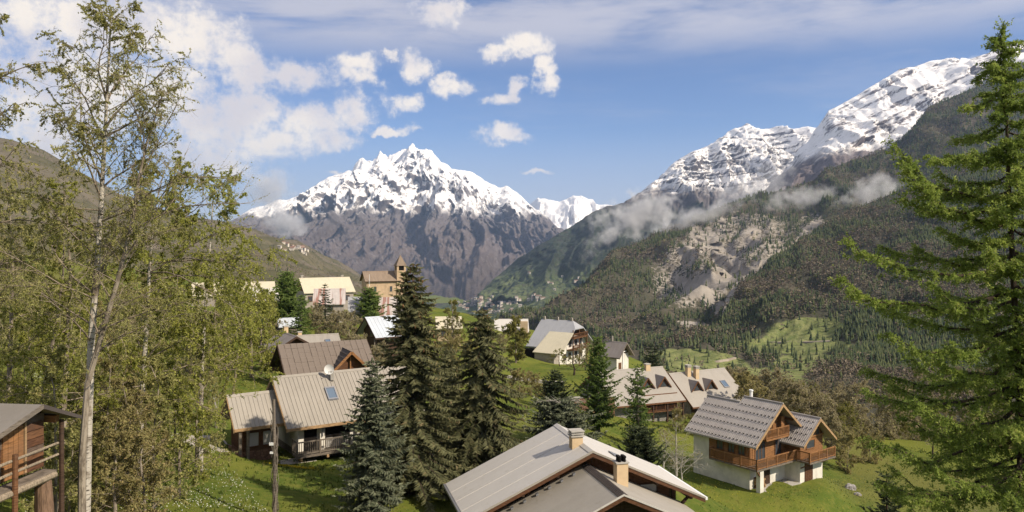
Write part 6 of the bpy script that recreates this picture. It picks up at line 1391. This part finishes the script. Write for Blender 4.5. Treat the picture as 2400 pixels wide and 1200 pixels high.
# ---- the near larch at the right edge
def build_larch():
    D = 18.5; b = P(2392, 1200, D); zg = gz1(b.x, b.y); root = Vector((b.x, b.y, zg)); r = np.random.RandomState(6)
    o = thing('larch', 'large feathery green larch close to the viewer at the right edge', 'tree', tuple(root)); top = P(2352, 55, D)-root
    tr = MB().tube([(0, 0, -.8), (.05, .05, top.z*.4), (top.x*.6, .05, top.z*.75), tuple(top)], [.12, .09, .05, .008], 9); tr.build('trunk', B_dark, o)
    tk = lambda z: np.array([np.interp(z, [0, top.z*.4, top.z*.75, top.z], [0, .05, top.x*.6, top.x]), .05 if z < top.z*.9 else 0.0, z])
    limbs = []
    for (ya, px, py, dy) in ((130, 2290, 190, .1), (200, 2255, 255, -.3), (270, 2230, 330, .4), (330, 2170, 380, -.5), (470, 2085, 345, -.9), (500, 2120, 400, -1.2), (520, 2100, 470, -.3), (640, 1985, 572, -.6), (600, 2060, 590, .6), (690, 1965, 672, -1.0), (760, 2050, 720, .8), (760, 2080, 800, -.5), (850, 2130, 830, -1.4),
                              (900, 2025, 935, -.6), (860, 2020, 880, .9), (1000, 2030, 1050, -.8), (1020, 2100, 990, 1.0), (1100, 2050, 1150, -.2), (1150, 2130, 1190, -1.0), (420, 2150, 440, 1.0), (960, 2140, 960, -1.6), (1080, 2190, 1120, -1.8)):
        s = tk((P(0, ya, D)-root).z); e = P(px, py, D+dy)-root; limbs.append((s, np.array(e)))
    for k in range(130):
        z = top.z*(.18+.80*(k+.5)/130); a = k*2.4+r.normal(0, .3); l = np.interp(z/top.z, [0, .5, .8, .95, 1], [4.0, 3.3, 1.6, .55, .2])*r.uniform(.6, 1.0); s = tk(z)
        if -math.cos(a) > .8 and r.rand() < .5: continue
        limbs.append((s, s+np.array([math.cos(a)*l, math.sin(a)*l, l*r.uniform(-.12, .22)])))
    lb, tw = MB(), MB(); TP, TD = [], []
    limbs.append((tk(top.z*.86), np.array(top)*[1, 1, .995])); limbs.append((tk(top.z*.93), np.array(top)*[1, 1, .99]+[.02, .01, 0]))
    for k in range(70):
        z = top.z*r.uniform(.2, .93); a = r.uniform(3.4, 6.0); l = r.uniform(.45, 1.3)*np.interp(z/top.z, [0, .8, 1], [1, .9, .3]); s = tk(z); limbs.append((s, s+np.array([math.cos(a)*l, math.sin(a)*l, l*r.uniform(-.25, .15)])))
    for (s, e) in limbs:
        d = e-s; L = np.linalg.norm(d); n = 8; t = np.linspace(0, 1, n+1)
        wob = np.cumsum(r.normal(0, .02*L, (n+1, 3)), 0); wob -= np.outer(t, wob[-1]); pts = s+np.outer(t, d)+wob; pts[:, 2] += -.10*L*np.sin(t*3.1416)*(1 if L > 1 else 0)+.06*L*(t**4)
        lb.tube(pts, list(np.linspace(.012+.011*L, .004, n+1)), 5, False)
        u = d/L; side = np.cross(u, [0, 0, 1.]); side /= np.linalg.norm(side)+1e-9
        for q in range(int(14+L*29)):
            f = r.rand()**.75*.93+.05; p = np.array([np.interp(f, t, pts[:, i]) for i in range(3)]); sd = r.choice([-1, 1]); l2 = (.18+.34*L*.35*(1.1-f))*r.uniform(.5, 1.3)
            d2 = u*r.uniform(.45, .9)+side*sd*r.uniform(.3, 1.0)+np.array([0, 0, r.normal(-.28, .30)]); d2 /= np.linalg.norm(d2)
            m = 4; c = [p]; dd = d2.copy()
            for i in range(m): dd = dd+r.normal(0, .10, 3)+np.array([0, 0, -.10+.05*i]); dd /= np.linalg.norm(dd); c.append(c[-1]+dd*l2/m)
            c = np.array(c); sv = np.cross(d2, r.normal(size=3)); sv *= .005/(np.linalg.norm(sv)+1e-9); tw.pts([c[0]-sv, c[0]+sv, c[2]-sv*.7, c[2]+sv*.7, c[4]], [(0, 1, 3, 2), (2, 3, 4)]); k = max(4, int(l2/.027)); v = r.rand(k)*m; ii = np.minimum(v.astype(int), m-1)
            TP.append(c[ii]+(c[ii+1]-c[ii])*(v-ii)[:, None]); TD.append(np.repeat(d2[None], k, 0)*.5)
        k = int(L/.03); v = r.uniform(.15, 1, k); TP.append(np.stack([np.interp(v, t, pts[:, i]) for i in range(3)], -1)+r.normal(0, .012, (k, 3))); TD.append(np.repeat(u[None], k, 0)*.3)
    TP, TD = np.concatenate(TP), np.concatenate(TD); parts = []
    tint = np.clip(r.normal(.5, .2, len(TP))+.35*pnoise(TP*1.3), 0, 1)
    for k in range(2):                                          # each tuft: a few needle blades
        dr = TD+r.normal(0, .75, TP.shape)+np.array([0, 0, .25]); parts.append(cards(TP, dr, r.uniform(.055, .105, len(TP)), .032, 200+k, tint, 1, .6))
    lb.build('limbs', B_dark, o, 'stuff'); tw.build('twigs', B_twig, o, 'stuff'); c = link('crown', card_mesh('needles', parts, L_larch), o); c['kind'] = 'stuff'
    a = MB()
    for k in range(160):                                         # old cones along the boughs
        p = TP[r.randint(len(TP))]; a.tube([p+np.array((0, 0, .015)), p, p+np.array((0, .005, -.03))], [.006, .017, .008], 5)
    a.build('cones', B_dark, o, 'stuff')

# ---- grass, flowers
def build_grass():
    r = np.random.RandomState(9); n = 32000
    az = r.uniform(-.62, .62, n*2); D = 26+(r.rand(n*2)**.8)*85; x = np.tan(az)*D; y = D; cl = fbm(np.stack([x/4, y/4, 0*x], -1), 3)
    ok = (cl+r.normal(0, .3, len(x)) > -.15); x, y = x[ok][:n], y[ok][:n]; z = gz(x, y)
    hgt = r.uniform(.08, .22, len(x))*np.where(x < -6-.28*y*.25, 1.5, .8); dr = np.stack([r.normal(0, .35, len(x)), r.normal(0, .35, len(x)), np.ones(len(x))], -1)
    L_gr = leafmat('grass blades', (.065, .105, .018), (.135, .160, .030), (.17, .16, .05), .3)
    parts = [cards(np.stack([x+r.normal(0, .05, len(x)), y+r.normal(0, .05, len(x)), z-.02], -1), dr+r.normal(0, .25, dr.shape)*np.array([1, 1, 0]), hgt, .05+hgt*.12, 300+k, None, 1, .35) for k in range(2)]
    tag(link('grass', card_mesh('grass', parts, L_gr)), 'tufts of meadow grass on the slopes', 'grass', kind='stuff')
    def flowers(lb, col, pts, s, name):
        x, y = pts; z = gz(x, y)+.12; k = len(x); dr = np.stack([r.normal(0, .6, k), r.normal(-.4, .5, k), np.full(k, .5)], -1)
        tag(link('flowers', card_mesh('flowers', [cards(np.stack([x, y, z], -1), dr, s*r.uniform(.6, 1.3, k), s*.9, 400, None, 2, .5)], mat(name, col, .7, .2))), lb, 'flowers', kind='stuff')
    m = 9000; u = r.uniform(60, 640, m); Dd = r.uniform(30, 62, m); xx = (u-CX)/F*Dd; c2 = fbm(np.stack([xx/6, Dd/6, 0*xx+4], -1), 3); py = CY-F*gz(xx, Dd)/Dd
    ok = (c2+r.normal(0, .2, m) > .25) & (u < 330+(py-850)*.85); flowers('white umbel flowers scattered on the slope below the birches', (.62, .62, .54), (xx[ok], Dd[ok]), .06, 'white petals')
    p = P(690, 1072, 54.5); k = 260; flowers('yellow flowers blooming below the chalet balcony', (.55, .42, .03), (p.x+r.normal(0, .8, k), p.y+r.normal(0, .3, k)), .12, 'yellow petals')
    m = 900; u = r.uniform(1600, 2050, m); Dd = r.uniform(70, 90, m); flowers('yellow dandelions on the lawn by the timber chalet', (.50, .42, .05), ((u-CX)/F*Dd, Dd), .08, 'dandelion petals')
STEPS = [build_ground, build_mountains, build_slopes, build_tracks, build_wood, build_left_chalet, build_slab_house, build_right_chalet, build_near_house, build_row_houses, build_farmhouse, build_village, build_hut, build_poles, build_far_houses, build_conifers, build_birches, build_broadleaf, build_larch, build_grass, number_labels, build_clouds, build_haze]
import time as _time
_t0 = _time.time()
def _run(f):
    f(); print('%-18s %.1fs' % (f.__name__, _time.time()-_t0))
for _f in STEPS: _run(_f)
